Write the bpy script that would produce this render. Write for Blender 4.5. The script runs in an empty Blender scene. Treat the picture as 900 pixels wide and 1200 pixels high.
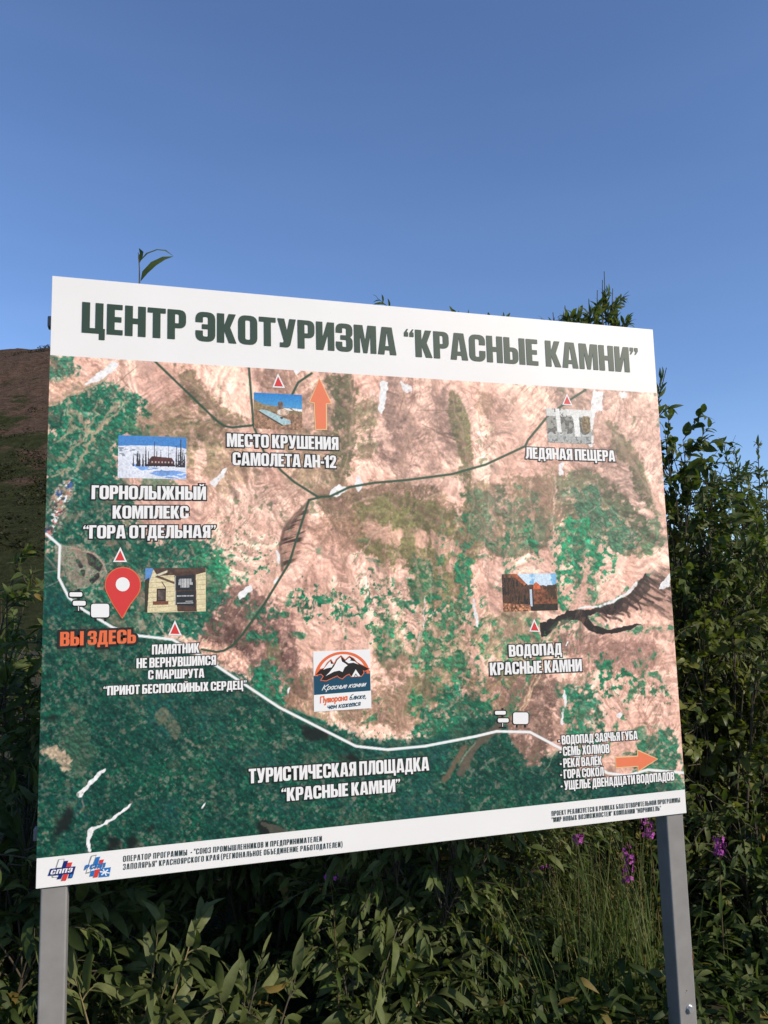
import bpy, math, random
import numpy as np
from mathutils import Vector, Matrix
from mathutils.geometry import tessellate_polygon

# ------------------------------------------------------------------ camera, sky, sun, exposure
S = bpy.context.scene
ZB = 0.95                                   # height of the board's bottom edge above the ground
BW, BH = 2.4, 2.006                         # board size in metres
RC = np.array([[0.957828, -0.025703, 0.28619], [0.010572, -0.992165, -0.124489], [0.287148, 0.122265, -0.950051]])
F = 925.0                                   # focal length in pixels of the 900 x 1200 photograph
CP = np.array([0.321949, 0.839531, 2.802297])
w2 = lambda v: Vector((v[0], -v[2], v[1]))  # board axes (right, up, out) -> world
cam_d = bpy.data.cameras.new('camera')
cam = bpy.data.objects.new('camera', cam_d)
S.collection.objects.link(cam)
rt, dn, fw = w2(RC[0]), w2(RC[1]), w2(RC[2])
M = Matrix((rt, -dn, -fw)).transposed().to_4x4()
M.translation = w2(CP) + Vector((0, 0, ZB))
cam.matrix_world = M
cam_d.sensor_fit = 'AUTO'
cam_d.sensor_width = 36.0
cam_d.lens = F / 1200 * 36.0
cam_d.clip_start = 0.05
cam_d.clip_end = 8000
S.camera = cam

SUN_EL, SUN_AZ = math.radians(29), math.radians(42)      # azimuth measured from the board's normal (-Y) towards +X
sun_dir = Vector((math.cos(SUN_EL) * math.sin(SUN_AZ), -math.cos(SUN_EL) * math.cos(SUN_AZ), math.sin(SUN_EL)))
W = bpy.data.worlds.new('World')
S.world = W
W.use_nodes = True
nt = W.node_tree
nt.nodes.clear()
sky = nt.nodes.new('ShaderNodeTexSky')
sky.sky_type = 'NISHITA'
sky.sun_disc = False
sky.sun_elevation = SUN_EL
sky.sun_rotation = math.atan2(sun_dir.x, sun_dir.y)
sky.altitude = 300
sky.air_density = 1.0
sky.dust_density = 0.2
sky.ozone_density = 5.0
bg = nt.nodes.new('ShaderNodeBackground')
bg.inputs['Strength'].default_value = 0.15
wo = nt.nodes.new('ShaderNodeOutputWorld')
# very faint streaks of high haze, and the slightly violet blue of the photograph's sky
tc = nt.nodes.new('ShaderNodeTexCoord'); mp = nt.nodes.new('ShaderNodeMapping'); mp.inputs['Scale'].default_value = (1.2, 1.2, 7.0); mp.inputs['Rotation'].default_value = (0.12, 0.05, 0)
nz = nt.nodes.new('ShaderNodeTexNoise'); nz.inputs['Scale'].default_value = 2.2; nz.inputs['Detail'].default_value = 6
rr = nt.nodes.new('ShaderNodeValToRGB'); rr.color_ramp.elements[0].position = 0.35; rr.color_ramp.elements[0].color = (0.99, 0.965, 1.04, 1); rr.color_ramp.elements[1].position = 0.7; rr.color_ramp.elements[1].color = (1.07, 1.015, 1.07, 1)
ml = nt.nodes.new('ShaderNodeMix'); ml.data_type = 'RGBA'; ml.blend_type = 'MULTIPLY'; ml.inputs[0].default_value = 1.0
nt.links.new(tc.outputs['Generated'], mp.inputs[0]); nt.links.new(mp.outputs[0], nz.inputs[0]); nt.links.new(nz.outputs['Fac'], rr.inputs[0])
nt.links.new(sky.outputs[0], ml.inputs[6]); nt.links.new(rr.outputs[0], ml.inputs[7]); nt.links.new(ml.outputs[2], bg.inputs[0])
nt.links.new(bg.outputs[0], wo.inputs[0])

ld = bpy.data.lights.new('sun', 'SUN')
ld.energy = 3.9
ld.angle = math.radians(0.53)
ld.color = (1.0, 0.885, 0.73)
lo = bpy.data.objects.new('sun', ld)
S.collection.objects.link(lo)
lo.rotation_euler = sun_dir.to_track_quat('Z', 'Y').to_euler()
S.view_settings.view_transform = 'Standard'
S.view_settings.look = 'None'
S.view_settings.exposure = 0.15
S.view_settings.gamma = 1.0
S.view_settings.use_curve_mapping = False

rng = np.random.default_rng(7)
random.seed(7)

# ------------------------------------------------------------------ helpers
def at(px, py, Y=0.0):
    """world point where the sight line of photograph pixel (px, py) meets the plane y = Y"""
    d = RC.T @ np.array([(px - 450) / F, (py - 600) / F, 1.0])
    k = (-Y - CP[2]) / d[2]
    q = CP + d * k
    return Vector((q[0], Y, q[1] + ZB))

def pu(px, py):
    p = at(px, py, 0.0)
    return (p.x, p.z)

def lin(c):
    c = np.asarray(c, float) / 255.0
    return np.where(c <= 0.04045, c / 12.92, ((c + 0.055) / 1.055) ** 2.4)

INK = 0.94
def ink(c):
    return tuple(float(v) for v in lin(c) * INK)

def tag(o, label=None, cat=None, group=None, kind=None):
    if label: o['label'] = label
    if cat: o['category'] = cat
    if group: o['group'] = group
    if kind: o['kind'] = kind
    return o

def empty(name, loc=(0, 0, 0)):
    o = bpy.data.objects.new(name, None)
    o.empty_display_size = 0.1
    S.collection.objects.link(o)
    o.location = loc
    return o

def link(name, me, mats, parent=None):
    o = bpy.data.objects.new(name, me)
    for m in (mats if isinstance(mats, (list, tuple)) else [mats]):
        me.materials.append(m)
    S.collection.objects.link(o)
    if parent is not None:
        o.parent = parent
        root = parent
        off = Vector(root.location)
        while root.parent is not None:
            root = root.parent
            off += Vector(root.location)
        o.location = -off if parent.type == 'EMPTY' else (0, 0, 0)
    return o

def np_mesh(name, co, faces_flat, nverts_per_face, smooth=False):
    me = bpy.data.meshes.new(name)
    co = np.asarray(co, np.float32)
    ff = np.asarray(faces_flat, np.int32).ravel()
    nf = len(ff) // nverts_per_face
    me.vertices.add(len(co))
    me.vertices.foreach_set('co', co.ravel())
    me.loops.add(len(ff))
    me.loops.foreach_set('vertex_index', ff)
    me.polygons.add(nf)
    me.polygons.foreach_set('loop_start', np.arange(nf, dtype=np.int32) * nverts_per_face)
    me.polygons.foreach_set('loop_total', np.full(nf, nverts_per_face, np.int32))
    if smooth:
        me.polygons.foreach_set('use_smooth', np.ones(nf, bool))
    me.update(calc_edges=True)
    return me

def set_col(me, name, rgb):
    a = me.color_attributes.new(name, 'FLOAT_COLOR', 'POINT')
    n = len(rgb)
    c = np.ones((n, 4), np.float32)
    c[:, :3] = rgb
    a.data.foreach_set('color', c.ravel())

def box(bm_lists, x0, x1, y0, y1, z0, z1):
    v, f = bm_lists
    b = len(v)
    v += [(x0, y0, z0), (x1, y0, z0), (x1, y1, z0), (x0, y1, z0), (x0, y0, z1), (x1, y0, z1), (x1, y1, z1), (x0, y1, z1)]
    f += [tuple(b + i for i in q) for q in ((0, 3, 2, 1), (4, 5, 6, 7), (0, 1, 5, 4), (1, 2, 6, 5), (2, 3, 7, 6), (3, 0, 4, 7))]

def bev_box(name, x0, x1, y0, y1, z0, z1, bevel, mat, parent, seg=2):
    import bmesh
    v, f = [], []
    box((v, f), x0, x1, y0, y1, z0, z1)
    me = bpy.data.meshes.new(name)
    me.from_pydata(v, [], f)
    bm = bmesh.new()
    bm.from_mesh(me)
    bmesh.ops.bevel(bm, geom=bm.edges[:], offset=bevel, segments=seg, affect='EDGES', profile=0.5)
    bm.to_mesh(me)
    bm.free()
    return link(name, me, mat, parent)

# ------------------------------------------------------------------ materials
def mat(name, col, rough=0.5, spec=0.5, bump=None):
    m = bpy.data.materials.new(name)
    m.use_nodes = True
    b = m.node_tree.nodes['Principled BSDF']
    b.inputs['Base Color'].default_value = (*col, 1)
    b.inputs['Roughness'].default_value = rough
    b.inputs['Specular IOR Level'].default_value = spec
    return m

def N(m, t, **kw):
    n = m.node_tree.nodes.new(t)
    for k, v in kw.items():
        if k in n.inputs: n.inputs[k].default_value = v
        else: setattr(n, k, v)
    return n

def L(m, a, b): m.node_tree.links.new(a, b)

def noise(m, scale, detail=4, rough=0.6, coord='Object', stretch=None):
    tc = N(m, 'ShaderNodeTexCoord')
    n = N(m, 'ShaderNodeTexNoise', Scale=scale, Detail=detail, Roughness=rough)
    if stretch:
        mp = N(m, 'ShaderNodeMapping')
        mp.inputs['Scale'].default_value = stretch
        L(m, tc.outputs[coord], mp.inputs[0]); L(m, mp.outputs[0], n.inputs[0])
    else:
        L(m, tc.outputs[coord], n.inputs[0])
    return n

def ramp(m, src, stops):
    r = N(m, 'ShaderNodeValToRGB')
    cr = r.color_ramp
    while len(cr.elements) < len(stops): cr.elements.new(0.5)
    for e, (p, c) in zip(cr.elements, stops):
        e.position = p
        e.color = (*c, 1)
    L(m, src, r.inputs[0])
    return r

def printed(name, c, rough=0.42, vary=0.06):
    """ink on glossy vinyl with faint wear"""
    col = ink(c)
    m = mat(name, col, rough, 0.35)
    n = noise(m, 9, 6)
    r = ramp(m, n.outputs['Fac'], [(0.3, tuple(v * (1 - vary) for v in col)), (0.7, col)])
    b = m.node_tree.nodes['Principled BSDF']
    L(m, r.outputs[0], b.inputs['Base Color'])
    return m

def vcol_mat(name, rough=0.42):
    m = mat(name, (0.5, 0.5, 0.5), rough, 0.35)
    a = N(m, 'ShaderNodeAttribute', attribute_name='tint')
    L(m, a.outputs['Color'], m.node_tree.nodes['Principled BSDF'].inputs['Base Color'])
    return m

def board_mat():
    c = (0.80, 0.79, 0.76)
    m = mat('white_vinyl', c, 0.40, 0.35)
    b = m.node_tree.nodes['Principled BSDF']
    n = noise(m, 2.2, 5)
    r = ramp(m, n.outputs['Fac'], [(0.3, (0.775, 0.76, 0.72)), (0.7, (0.815, 0.80, 0.765))])
    sp = noise(m, 60, 2)                       # scattered specks of dirt
    r2 = ramp(m, sp.outputs['Fac'], [(0.755, (1, 1, 1)), (0.79, (0.62, 0.58, 0.5))])
    mx = N(m, 'ShaderNodeMix', data_type='RGBA', blend_type='MULTIPLY')
    mx.inputs[0].default_value = 1.0
    L(m, r.outputs[0], mx.inputs[6]); L(m, r2.outputs[0], mx.inputs[7])
    L(m, mx.outputs[2], b.inputs['Base Color'])
    return m

def post_mat():
    m = mat('grey_painted_steel', (0.22, 0.225, 0.235), 0.5, 0.4)
    b = m.node_tree.nodes['Principled BSDF']
    n = noise(m, 14, 6)
    r = ramp(m, n.outputs['Fac'], [(0.3, (0.215, 0.205, 0.19)), (0.7, (0.255, 0.245, 0.228))])
    ch = noise(m, 30, 5, 0.65)
    r2 = ramp(m, ch.outputs['Fac'], [(0.70, (0, 0, 0)), (0.72, (1, 1, 1))])
    rc = noise(m, 120, 3)
    rust = ramp(m, rc.outputs['Fac'], [(0.35, (0.05, 0.025, 0.015)), (0.65, (0.19, 0.085, 0.04))])
    mx = N(m, 'ShaderNodeMix', data_type='RGBA')
    L(m, r2.outputs[0], mx.inputs[0]); L(m, r.outputs[0], mx.inputs[6]); L(m, rust.outputs[0], mx.inputs[7])
    L(m, mx.outputs[2], b.inputs['Base Color'])
    bp = N(m, 'ShaderNodeBump'); bp.inputs['Strength'].default_value = 0.08
    L(m, n.outputs['Fac'], bp.inputs['Height']); L(m, bp.outputs[0], b.inputs['Normal'])
    return m

def leaf_mat(name, c0, c1, c2, rough=0.58, trans=0.34):
    """leaf: per-leaf tone (attribute) x fine noise; part of the light passes through"""
    m = mat(name, c1, rough, 0.28)
    b = m.node_tree.nodes['Principled BSDF']
    a = N(m, 'ShaderNodeAttribute', attribute_name='tint')
    r = ramp(m, a.outputs['Fac'], [(0.0, c0), (0.52, c1), (0.93, c2), (1.0, (0.24, 0.17, 0.05))])
    n = noise(m, 35, 3)
    r2 = ramp(m, n.outputs['Fac'], [(0.3, (0.78, 0.78, 0.72)), (0.7, (1.12, 1.12, 1.08))])
    mx = N(m, 'ShaderNodeMix', data_type='RGBA', blend_type='MULTIPLY')
    mx.inputs[0].default_value = 1.0
    L(m, r.outputs[0], mx.inputs[6]); L(m, r2.outputs[0], mx.inputs[7])
    L(m, mx.outputs[2], b.inputs['Base Color'])
    tr = N(m, 'ShaderNodeBsdfTranslucent')
    g = N(m, 'ShaderNodeMix', data_type='RGBA', blend_type='MULTIPLY')
    g.inputs[0].default_value = 1.0
    g.inputs[7].default_value = (1.3, 1.5, 0.6, 1)
    L(m, mx.outputs[2], g.inputs[6]); L(m, g.outputs[2], tr.inputs[0])
    ms = N(m, 'ShaderNodeMixShader')
    ms.inputs[0].default_value = trans
    out = m.node_tree.nodes['Material Output']
    L(m, b.outputs[0], ms.inputs[1]); L(m, tr.outputs[0], ms.inputs[2]); L(m, ms.outputs[0], out.inputs[0])
    return m

def bark_mat(name, c0, c1):
    m = mat(name, c0, 0.8, 0.2)
    n = noise(m, 40, 4)
    r = ramp(m, n.outputs['Fac'], [(0.3, c0), (0.7, c1)])
    L(m, r.outputs[0], m.node_tree.nodes['Principled BSDF'].inputs['Base Color'])
    return m

# ------------------------------------------------------------------ ground and hill
def soil_mat():
    m = mat('soil', (0.05, 0.045, 0.03), 0.95, 0.1)
    b = m.node_tree.nodes['Principled BSDF']
    n = noise(m, 1.6, 8, 0.65)
    r = ramp(m, n.outputs['Fac'], [(0.3, (0.03, 0.028, 0.016)), (0.5, (0.055, 0.05, 0.03)), (0.7, (0.045, 0.06, 0.022))])
    L(m, r.outputs[0], b.inputs['Base Color'])
    bp = N(m, 'ShaderNodeBump'); bp.inputs['Strength'].default_value = 0.6
    L(m, n.outputs['Fac'], bp.inputs['Height']); L(m, bp.outputs[0], b.inputs['Normal'])
    return m

def hill_mat():
    m = mat('hillside', (0.06, 0.045, 0.032), 0.95, 0.05)
    b = m.node_tree.nodes['Principled BSDF']
    n = noise(m, 0.09, 10, 0.68)
    n2 = noise(m, 0.6, 8, 0.7)
    soil = ramp(m, n2.outputs['Fac'], [(0.3, (0.060, 0.040, 0.027)), (0.5, (0.125, 0.080, 0.055)), (0.72, (0.175, 0.115, 0.082))])
    scr = ramp(m, n2.outputs['Fac'], [(0.3, (0.026, 0.032, 0.011)), (0.7, (0.066, 0.072, 0.027))])
    # scrub grows thicker towards the foot of the slope
    g = N(m, 'ShaderNodeNewGeometry')
    sx = N(m, 'ShaderNodeSeparateXYZ'); L(m, g.outputs['Position'], sx.inputs[0])
    mr = N(m, 'ShaderNodeMapRange'); mr.inputs['From Min'].default_value = 8; mr.inputs['From Max'].default_value = 58
    mr.inputs['To Min'].default_value = 0.18; mr.inputs['To Max'].default_value = -0.06
    L(m, sx.outputs['Z'], mr.inputs[0])
    ad = N(m, 'ShaderNodeMath', operation='ADD'); L(m, n.outputs['Fac'], ad.inputs[0]); L(m, mr.outputs[0], ad.inputs[1])
    k = ramp(m, ad.outputs[0], [(0.53, (0, 0, 0)), (0.60, (1, 1, 1))])
    mx = N(m, 'ShaderNodeMix', data_type='RGBA')
    L(m, k.outputs[0], mx.inputs[0]); L(m, soil.outputs[0], mx.inputs[6]); L(m, scr.outputs[0], mx.inputs[7])
    L(m, mx.outputs[2], b.inputs['Base Color'])
    bp = N(m, 'ShaderNodeBump'); bp.inputs['Strength'].default_value = 1.0; bp.inputs['Distance'].default_value = 2.0
    L(m, n2.outputs['Fac'], bp.inputs['Height']); L(m, bp.outputs[0], b.inputs['Normal'])
    return m

# numpy value noise ---------------------------------------------------------
_tab = np.random.default_rng(11).random((256, 256))
def vnoise(x, y, seed=0):
    x = x + seed * 37.7; y = y + seed * 91.3
    xi = np.floor(x).astype(int); yi = np.floor(y).astype(int)
    fx = x - xi; fy = y - yi
    fx = fx * fx * (3 - 2 * fx); fy = fy * fy * (3 - 2 * fy)
    g = lambda a, b: _tab[a & 255, b & 255]
    return (g(xi, yi) * (1 - fx) + g(xi + 1, yi) * fx) * (1 - fy) + (g(xi, yi + 1) * (1 - fx) + g(xi + 1, yi + 1) * fx) * fy

def fbm(x, y, scale, octv=5, seed=0, gain=0.55):
    s = np.zeros_like(x, dtype=float); a = 1.0; t = 0.0; f = 1.0 / scale
    for o in range(octv):
        s += a * vnoise(x * f, y * f, seed + o * 3); t += a; a *= gain; f *= 2.03
    return s / t

def smooth(a, b, x):
    t = np.clip((x - a) / (b - a), 0, 1)
    return t * t * (3 - 2 * t)

# ground sheet
gx = np.concatenate([[-4000, -1000, -200], np.linspace(-40, 40, 81), [200, 1000, 4000]])
GX, GY = np.meshgrid(gx, gx)
GZ = (fbm(GX, GY, 3.0, 4, 5) - 0.5) * 0.16 * (np.abs(GX) < 50) * (np.abs(GY) < 50)
def grid_faces(nx, ny):
    i = np.arange(nx - 1)[None, :] + nx * np.arange(ny - 1)[:, None]
    return np.stack([i, i + 1, i + nx + 1, i + nx], -1).reshape(-1, 4)
me = np_mesh('ground', np.stack([GX.ravel(), GY.ravel(), GZ.ravel()], 1), grid_faces(len(gx), len(gx)), 4, True)
tag(link('ground', me, soil_mat()), kind='structure')

# hill: polar grid around the camera's foot, slope rising to a ridge in the left background
def hill_h(a, r):
    """height of the hillside at azimuth a (deg, from +Y towards +X) and distance r"""
    ridge = 95.0 * np.exp(-((a + 2.0) / 31.0) ** 2)
    s = smooth(45, 285, r) * 0.55 + np.clip((r - 45) / 240, 0, 1) * 0.45
    back = 1 - 0.5 * smooth(285, 600, r)
    return ridge * s * back
ha = np.linspace(-75, 60, 300); hr = np.linspace(40, 620, 220)
HA, HR = np.meshgrid(ha, hr)
HX = np.sin(np.radians(HA)) * HR; HY = np.cos(np.radians(HA)) * HR
HZ = hill_h(HA, HR)
HZ = HZ + (fbm(HX, HY, 40, 6, 3) - 0.5) * 6 * smooth(0, 25, HZ) + (fbm(HX, HY, 6, 4, 9) - 0.5) * 1.2 * smooth(0, 8, HZ) - 0.3
me = np_mesh('hill', np.stack([HX.ravel(), HY.ravel(), HZ.ravel()], 1), grid_faces(len(ha), len(hr)), 4, True)
tag(link('hill', me, hill_mat()), kind='structure')
# ------------------------------------------------------------------ lettering: heavy condensed capitals drawn as polygons (x, y[, corner radius])
s_, b_, W_ = .23, .165, .62
BOWL = [(0, 0), (0, 1), (s_, 1), (s_, .62), (.56, .62, .2), (.56, 0, .2)]
BHOLE = [(s_, .15), (s_, .47), (.34, .47, .04), (.34, .15, .04)]
YI = [(0, 1), (.22, 1), (.22, .45), (W_ - .24, 1), (W_, 1), (W_, 0), (W_ - .22, 0), (W_ - .22, .55), (.24, 0), (0, 0)]
EE = [(0, 0), (0, 1), (.46, 1), (.46, 1 - b_), (s_, 1 - b_), (s_, .59), (.43, .59), (.43, .42), (s_, .42), (s_, b_), (.47, b_), (.47, 0)]
sh = lambda p, dx, dy=0: [(q[0] + dx, q[1] + dy) + tuple(q[2:]) for q in p]
Q1 = [(0, .72), (0, .86), (.1, 1), (.15, 1), (.1, .89), (.15, .87), (.15, .72)]
Q2 = [(0, .86), (0, 1), (.15, 1), (.15, .86), (.05, .72), (0, .72), (.05, .85)]
R4 = lambda x0, y0, x1, y1: [(x0, y0), (x0, y1), (x1, y1), (x1, y0)]
GL = {
 'Н': ([[(0, 0), (0, 1), (s_, 1), (s_, .59), (W_ - s_, .59), (W_ - s_, 1), (W_, 1), (W_, 0), (W_ - s_, 0), (W_ - s_, .41), (s_, .41), (s_, 0)]], W_),
 'П': ([[(0, 0), (0, 1), (W_, 1), (W_, 0), (W_ - s_, 0), (W_ - s_, 1 - b_), (s_, 1 - b_), (s_, 0)]], W_),
 'Ц': ([[(0, 0), (0, 1), (s_, 1), (s_, b_), (W_ - s_, b_), (W_ - s_, 1), (W_, 1), (W_, b_), (W_ + .05, b_), (W_ + .05, -.2), (W_ - .12, -.2), (W_ - .12, 0)]], W_ + .05),
 'Е': ([EE], .48), 'Ё': ([EE, R4(.05, 1.05, .19, 1.17), R4(.27, 1.05, .41, 1.17)], .48),
 'Т': ([[(.16, 0), (.16, 1 - b_), (0, 1 - b_), (0, 1), (.55, 1), (.55, 1 - b_), (.39, 1 - b_), (.39, 0)]], .55),
 'Р': ([[(0, 0), (0, 1), (.57, 1, .2), (.57, .38, .2), (s_, .38), (s_, 0)], 'h', [(s_, .54), (s_, .85), (.35, .85, .04), (.35, .54, .04)]], .57),
 'О': ([[(0, 0, .22), (0, 1, .22), (W_, 1, .22), (W_, 0, .22)], 'h', [(s_, b_, .05), (s_, 1 - b_, .05), (W_ - s_, 1 - b_, .05), (W_ - s_, b_, .05)]], W_),
 'С': ([[(W_, .62), (W_, 1, .22), (0, 1, .22), (0, 0, .22), (W_, 0, .22), (W_, .4), (W_ - s_, .4), (W_ - s_, b_, .05), (s_, b_, .05), (s_, 1 - b_, .05), (W_ - s_, 1 - b_, .05), (W_ - s_, .62)]], W_),
 'Э': ([[(0, .64), (0, 1, .22), (W_, 1, .22), (W_, 0, .22), (0, 0, .22), (0, .36), (s_, .36), (s_, b_, .05), (W_ - s_, b_, .05), (W_ - s_, .42), (.2, .42), (.2, .58), (W_ - s_, .58), (W_ - s_, 1 - b_, .05), (s_, 1 - b_, .05), (s_, .64)]], W_),
 'З': ([[(0, .66), (0, 1, .2), (.58, 1, .2), (.58, .6, .06), (.5, .52), (.58, .44, .06), (.58, 0, .2), (0, 0, .2), (0, .34), (.22, .34), (.22, b_, .03), (.36, b_, .03), (.36, .42, .03), (.16, .42), (.16, .58), (.36, .58, .03), (.36, 1 - b_, .03), (.22, 1 - b_, .03), (.22, .66)]], .58),
 'У': ([[(0, 1), (s_, 1), (.32, .58), (.40, 1), (.62, 1), (.44, .14, .05), (.40, 0, .1), (.08, 0), (.08, .16), (.19, .16, .03), (.21, .22)]], .62),
 'К': ([[(0, 0), (0, 1), (s_, 1), (s_, .6), (.37, 1), (.60, 1), (.42, .53), (.62, 0), (.38, 0), (s_, .42), (s_, 0)]], .62),
 'И': ([YI], W_), 'Й': ([YI, [(.13, 1.18), (.24, 1.18), (.26, 1.12), (.36, 1.12), (.38, 1.18), (.49, 1.18), (.45, 1.04, .04), (.17, 1.04, .04)]], W_),
 'М': ([[(0, 0), (0, 1), (.3, 1), (.39, .45), (.48, 1), (.78, 1), (.78, 0), (.575, 0), (.575, .66), (.46, 0), (.32, 0), (.205, .66), (.205, 0)]], .78),
 'А': ([[(0, 0), (.15, 1), (.51, 1), (.66, 0), (.43, 0), (.415, .16), (.245, .16), (.23, 0)], 'h', [(.265, .31), (.33, .85), (.395, .31)]], .66),
 'Л': ([[(0, 0), (0, .16), (.06, .16, .03), (.09, .3), (.13, 1), (.63, 1), (.63, 0), (.40, 0), (.40, 1 - b_), (.32, 1 - b_), (.29, .2), (.2, 0, .1)]], .63),
 'Д': ([[(0, -.18), (0, b_), (.05, b_), (.13, 1), (.6, 1), (.6, b_), (.66, b_), (.66, -.18), (.5, -.18), (.5, 0), (.16, 0), (.16, -.18)], 'h', [(.26, b_), (.31, 1 - b_), (.37, 1 - b_), (.37, b_)]], .66),
 'Ь': ([BOWL, 'h', BHOLE], .56), 'Ы': ([BOWL, 'h', BHOLE, R4(.60, 0, .83, 1)], .83),
 'Ъ': ([[(.1, 0), (.1, 1 - b_), (0, 1 - b_), (0, 1), (.33, 1), (.33, .62), (.66, .62, .2), (.66, 0, .2)], 'h', sh(BHOLE, .1)], .66),
 'Я': ([[(.58, 0), (.58, 1), (.02, 1, .2), (.02, .5, .1), (.12, .43), (0, 0), (.24, 0), (.33, .39), (.35, .39), (.35, 0)], 'h', [(.24, .54, .04), (.24, .85, .04), (.35, .85), (.35, .54)]], .58),
 'Ш': ([[(0, 0), (0, 1), (.22, 1), (.22, b_), (.34, b_), (.34, 1), (.56, 1), (.56, b_), (.68, b_), (.68, 1), (.9, 1), (.9, 0)]], .9),
 'Щ': ([[(0, 0), (0, 1), (.22, 1), (.22, b_), (.34, b_), (.34, 1), (.56, 1), (.56, b_), (.68, b_), (.68, 1), (.9, 1), (.9, b_), (.95, b_), (.95, -.2), (.78, -.2), (.78, 0)]], .95),
 'Г': ([[(0, 0), (0, 1), (.48, 1), (.48, 1 - b_), (s_, 1 - b_), (s_, 0)]], .48),
 'Ж': ([[(0, 0), (.17, .53), (.02, 1), (.24, 1), (.35, .62), (.35, 1), (.57, 1), (.57, .62), (.68, 1), (.9, 1), (.75, .53), (.92, 0), (.69, 0), (.57, .42), (.57, 0), (.35, 0), (.35, .42), (.23, 0)]], .92),
 'Ч': ([[(.36, 0), (.36, .38), (.2, .38), (0, .48, .1), (0, 1), (.23, 1), (.23, .55, .03), (.36, .55), (.36, 1), (.59, 1), (.59, 0)]], .59),
 'Б': ([[(0, 0), (0, 1), (.53, 1), (.53, 1 - b_), (s_, 1 - b_), (s_, .62), (.58, .62, .2), (.58, 0, .2)], 'h', BHOLE], .58),
 'В': ([[(0, 0), (0, 1), (.57, 1, .18), (.57, .58, .06), (.52, .52), (.59, .45, .06), (.59, 0, .18)], 'h', [(s_, .6), (s_, .85), (.35, .85, .04), (.35, .6, .04)], 'h', [(s_, .15), (s_, .44), (.36, .44, .04), (.36, .15, .04)]], .59),
 'Ю': ([[(0, 0), (0, 1), (.22, 1), (.22, .59), (.34, .59), (.34, 1, .2), (.92, 1, .2), (.92, 0, .2), (.34, 0, .2), (.34, .41), (.22, .41), (.22, 0)], 'h', [(.56, b_, .04), (.56, 1 - b_, .04), (.7, 1 - b_, .04), (.7, b_, .04)]], .92),
 'Х': ([[(0, 0), (.17, .52), (.02, 1), (.26, 1), (.32, .72), (.38, 1), (.61, 1), (.46, .52), (.63, 0), (.38, 0), (.31, .3), (.24, 0)]], .63),
 '-': ([R4(0, .33, .26, .5)], .26), ',': ([[(0, -.14), (.05, 0), (0, 0), (0, .15), (.15, .15), (.15, 0)]], .15),
 '1': ([[(.12, 0), (.12, .66), (0, .66), (0, .8), (.14, .88), (.2, 1), (.36, 1), (.36, 0)]], .38),
 '2': ([[(0, 0), (0, .17), (.3, .6), (.33, .8), (.3, .86), (.25, .86), (.22, .8), (.22, .66), (0, .66), (0, .8), (.05, .95, .05), (.2, 1), (.35, 1), (.5, .95, .06), (.54, .75), (.5, .55), (.27, .17), (.54, .17), (.54, 0)]], .54),
 '“': ([Q1, sh(Q1, .2)], .35), '”': ([Q2, sh(Q2, .2)], .35),
 '"': ([R4(0, .68, .1, 1), R4(.17, .68, .27, 1)], .27),
 '(': ([[(.26, 1.05), (.12, .85), (.07, .5), (.12, .1), (.26, -.12), (.12, -.12), (0, .1), (-.05, .5), (0, .88), (.12, 1.05)]], .26),
 ')': ([[(0, 1.05), (.14, 1.05), (.26, .88), (.31, .5), (.26, .1), (.14, -.12), (0, -.12), (.14, .1), (.19, .5), (.14, .85)]], .28),
}
def rounded(pts, seg=4):
    out = []; n = len(pts)
    for i, p in enumerate(pts):
        if len(p) < 3: out.append((p[0], p[1])); continue
        a = np.array(pts[i - 1][:2]); q = np.array(p[:2]); c = np.array(pts[(i + 1) % n][:2]); r = p[2]
        u = (a - q) / np.linalg.norm(a - q); v = (c - q) / np.linalg.norm(c - q)
        for k in range(seg + 1):
            t = k / seg
            out.append(tuple((1 - t) ** 2 * (q + u * r) + 2 * t * (1 - t) * (q + (u + v) * r * .06) + t * t * (q + v * r)))
    return out
def contours(ch):
    groups = []; hole = False
    for it in GL[ch][0]:
        if it == 'h': hole = True; continue
        if hole: groups[-1].append(rounded(it)); hole = False
        else: groups.append([rounded(it)])
    return groups
def grow(pts, d):
    p = np.array(pts); n = len(p)
    area = 0.5 * sum(p[i][0] * p[(i + 1) % n][1] - p[(i + 1) % n][0] * p[i][1] for i in range(n))
    sg = 1 if area > 0 else -1
    out = []
    for i in range(n):
        e0 = p[i] - p[i - 1]; e1 = p[(i + 1) % n] - p[i]
        n0 = sg * np.array([e0[1], -e0[0]]) / (np.linalg.norm(e0) + 1e-9); n1 = sg * np.array([e1[1], -e1[0]]) / (np.linalg.norm(e1) + 1e-9)
        m = n0 + n1; k = np.dot(m, m)
        m = m * 2 / max(k, 1.1)
        out.append(tuple(p[i] + m * d))
    return out

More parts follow.
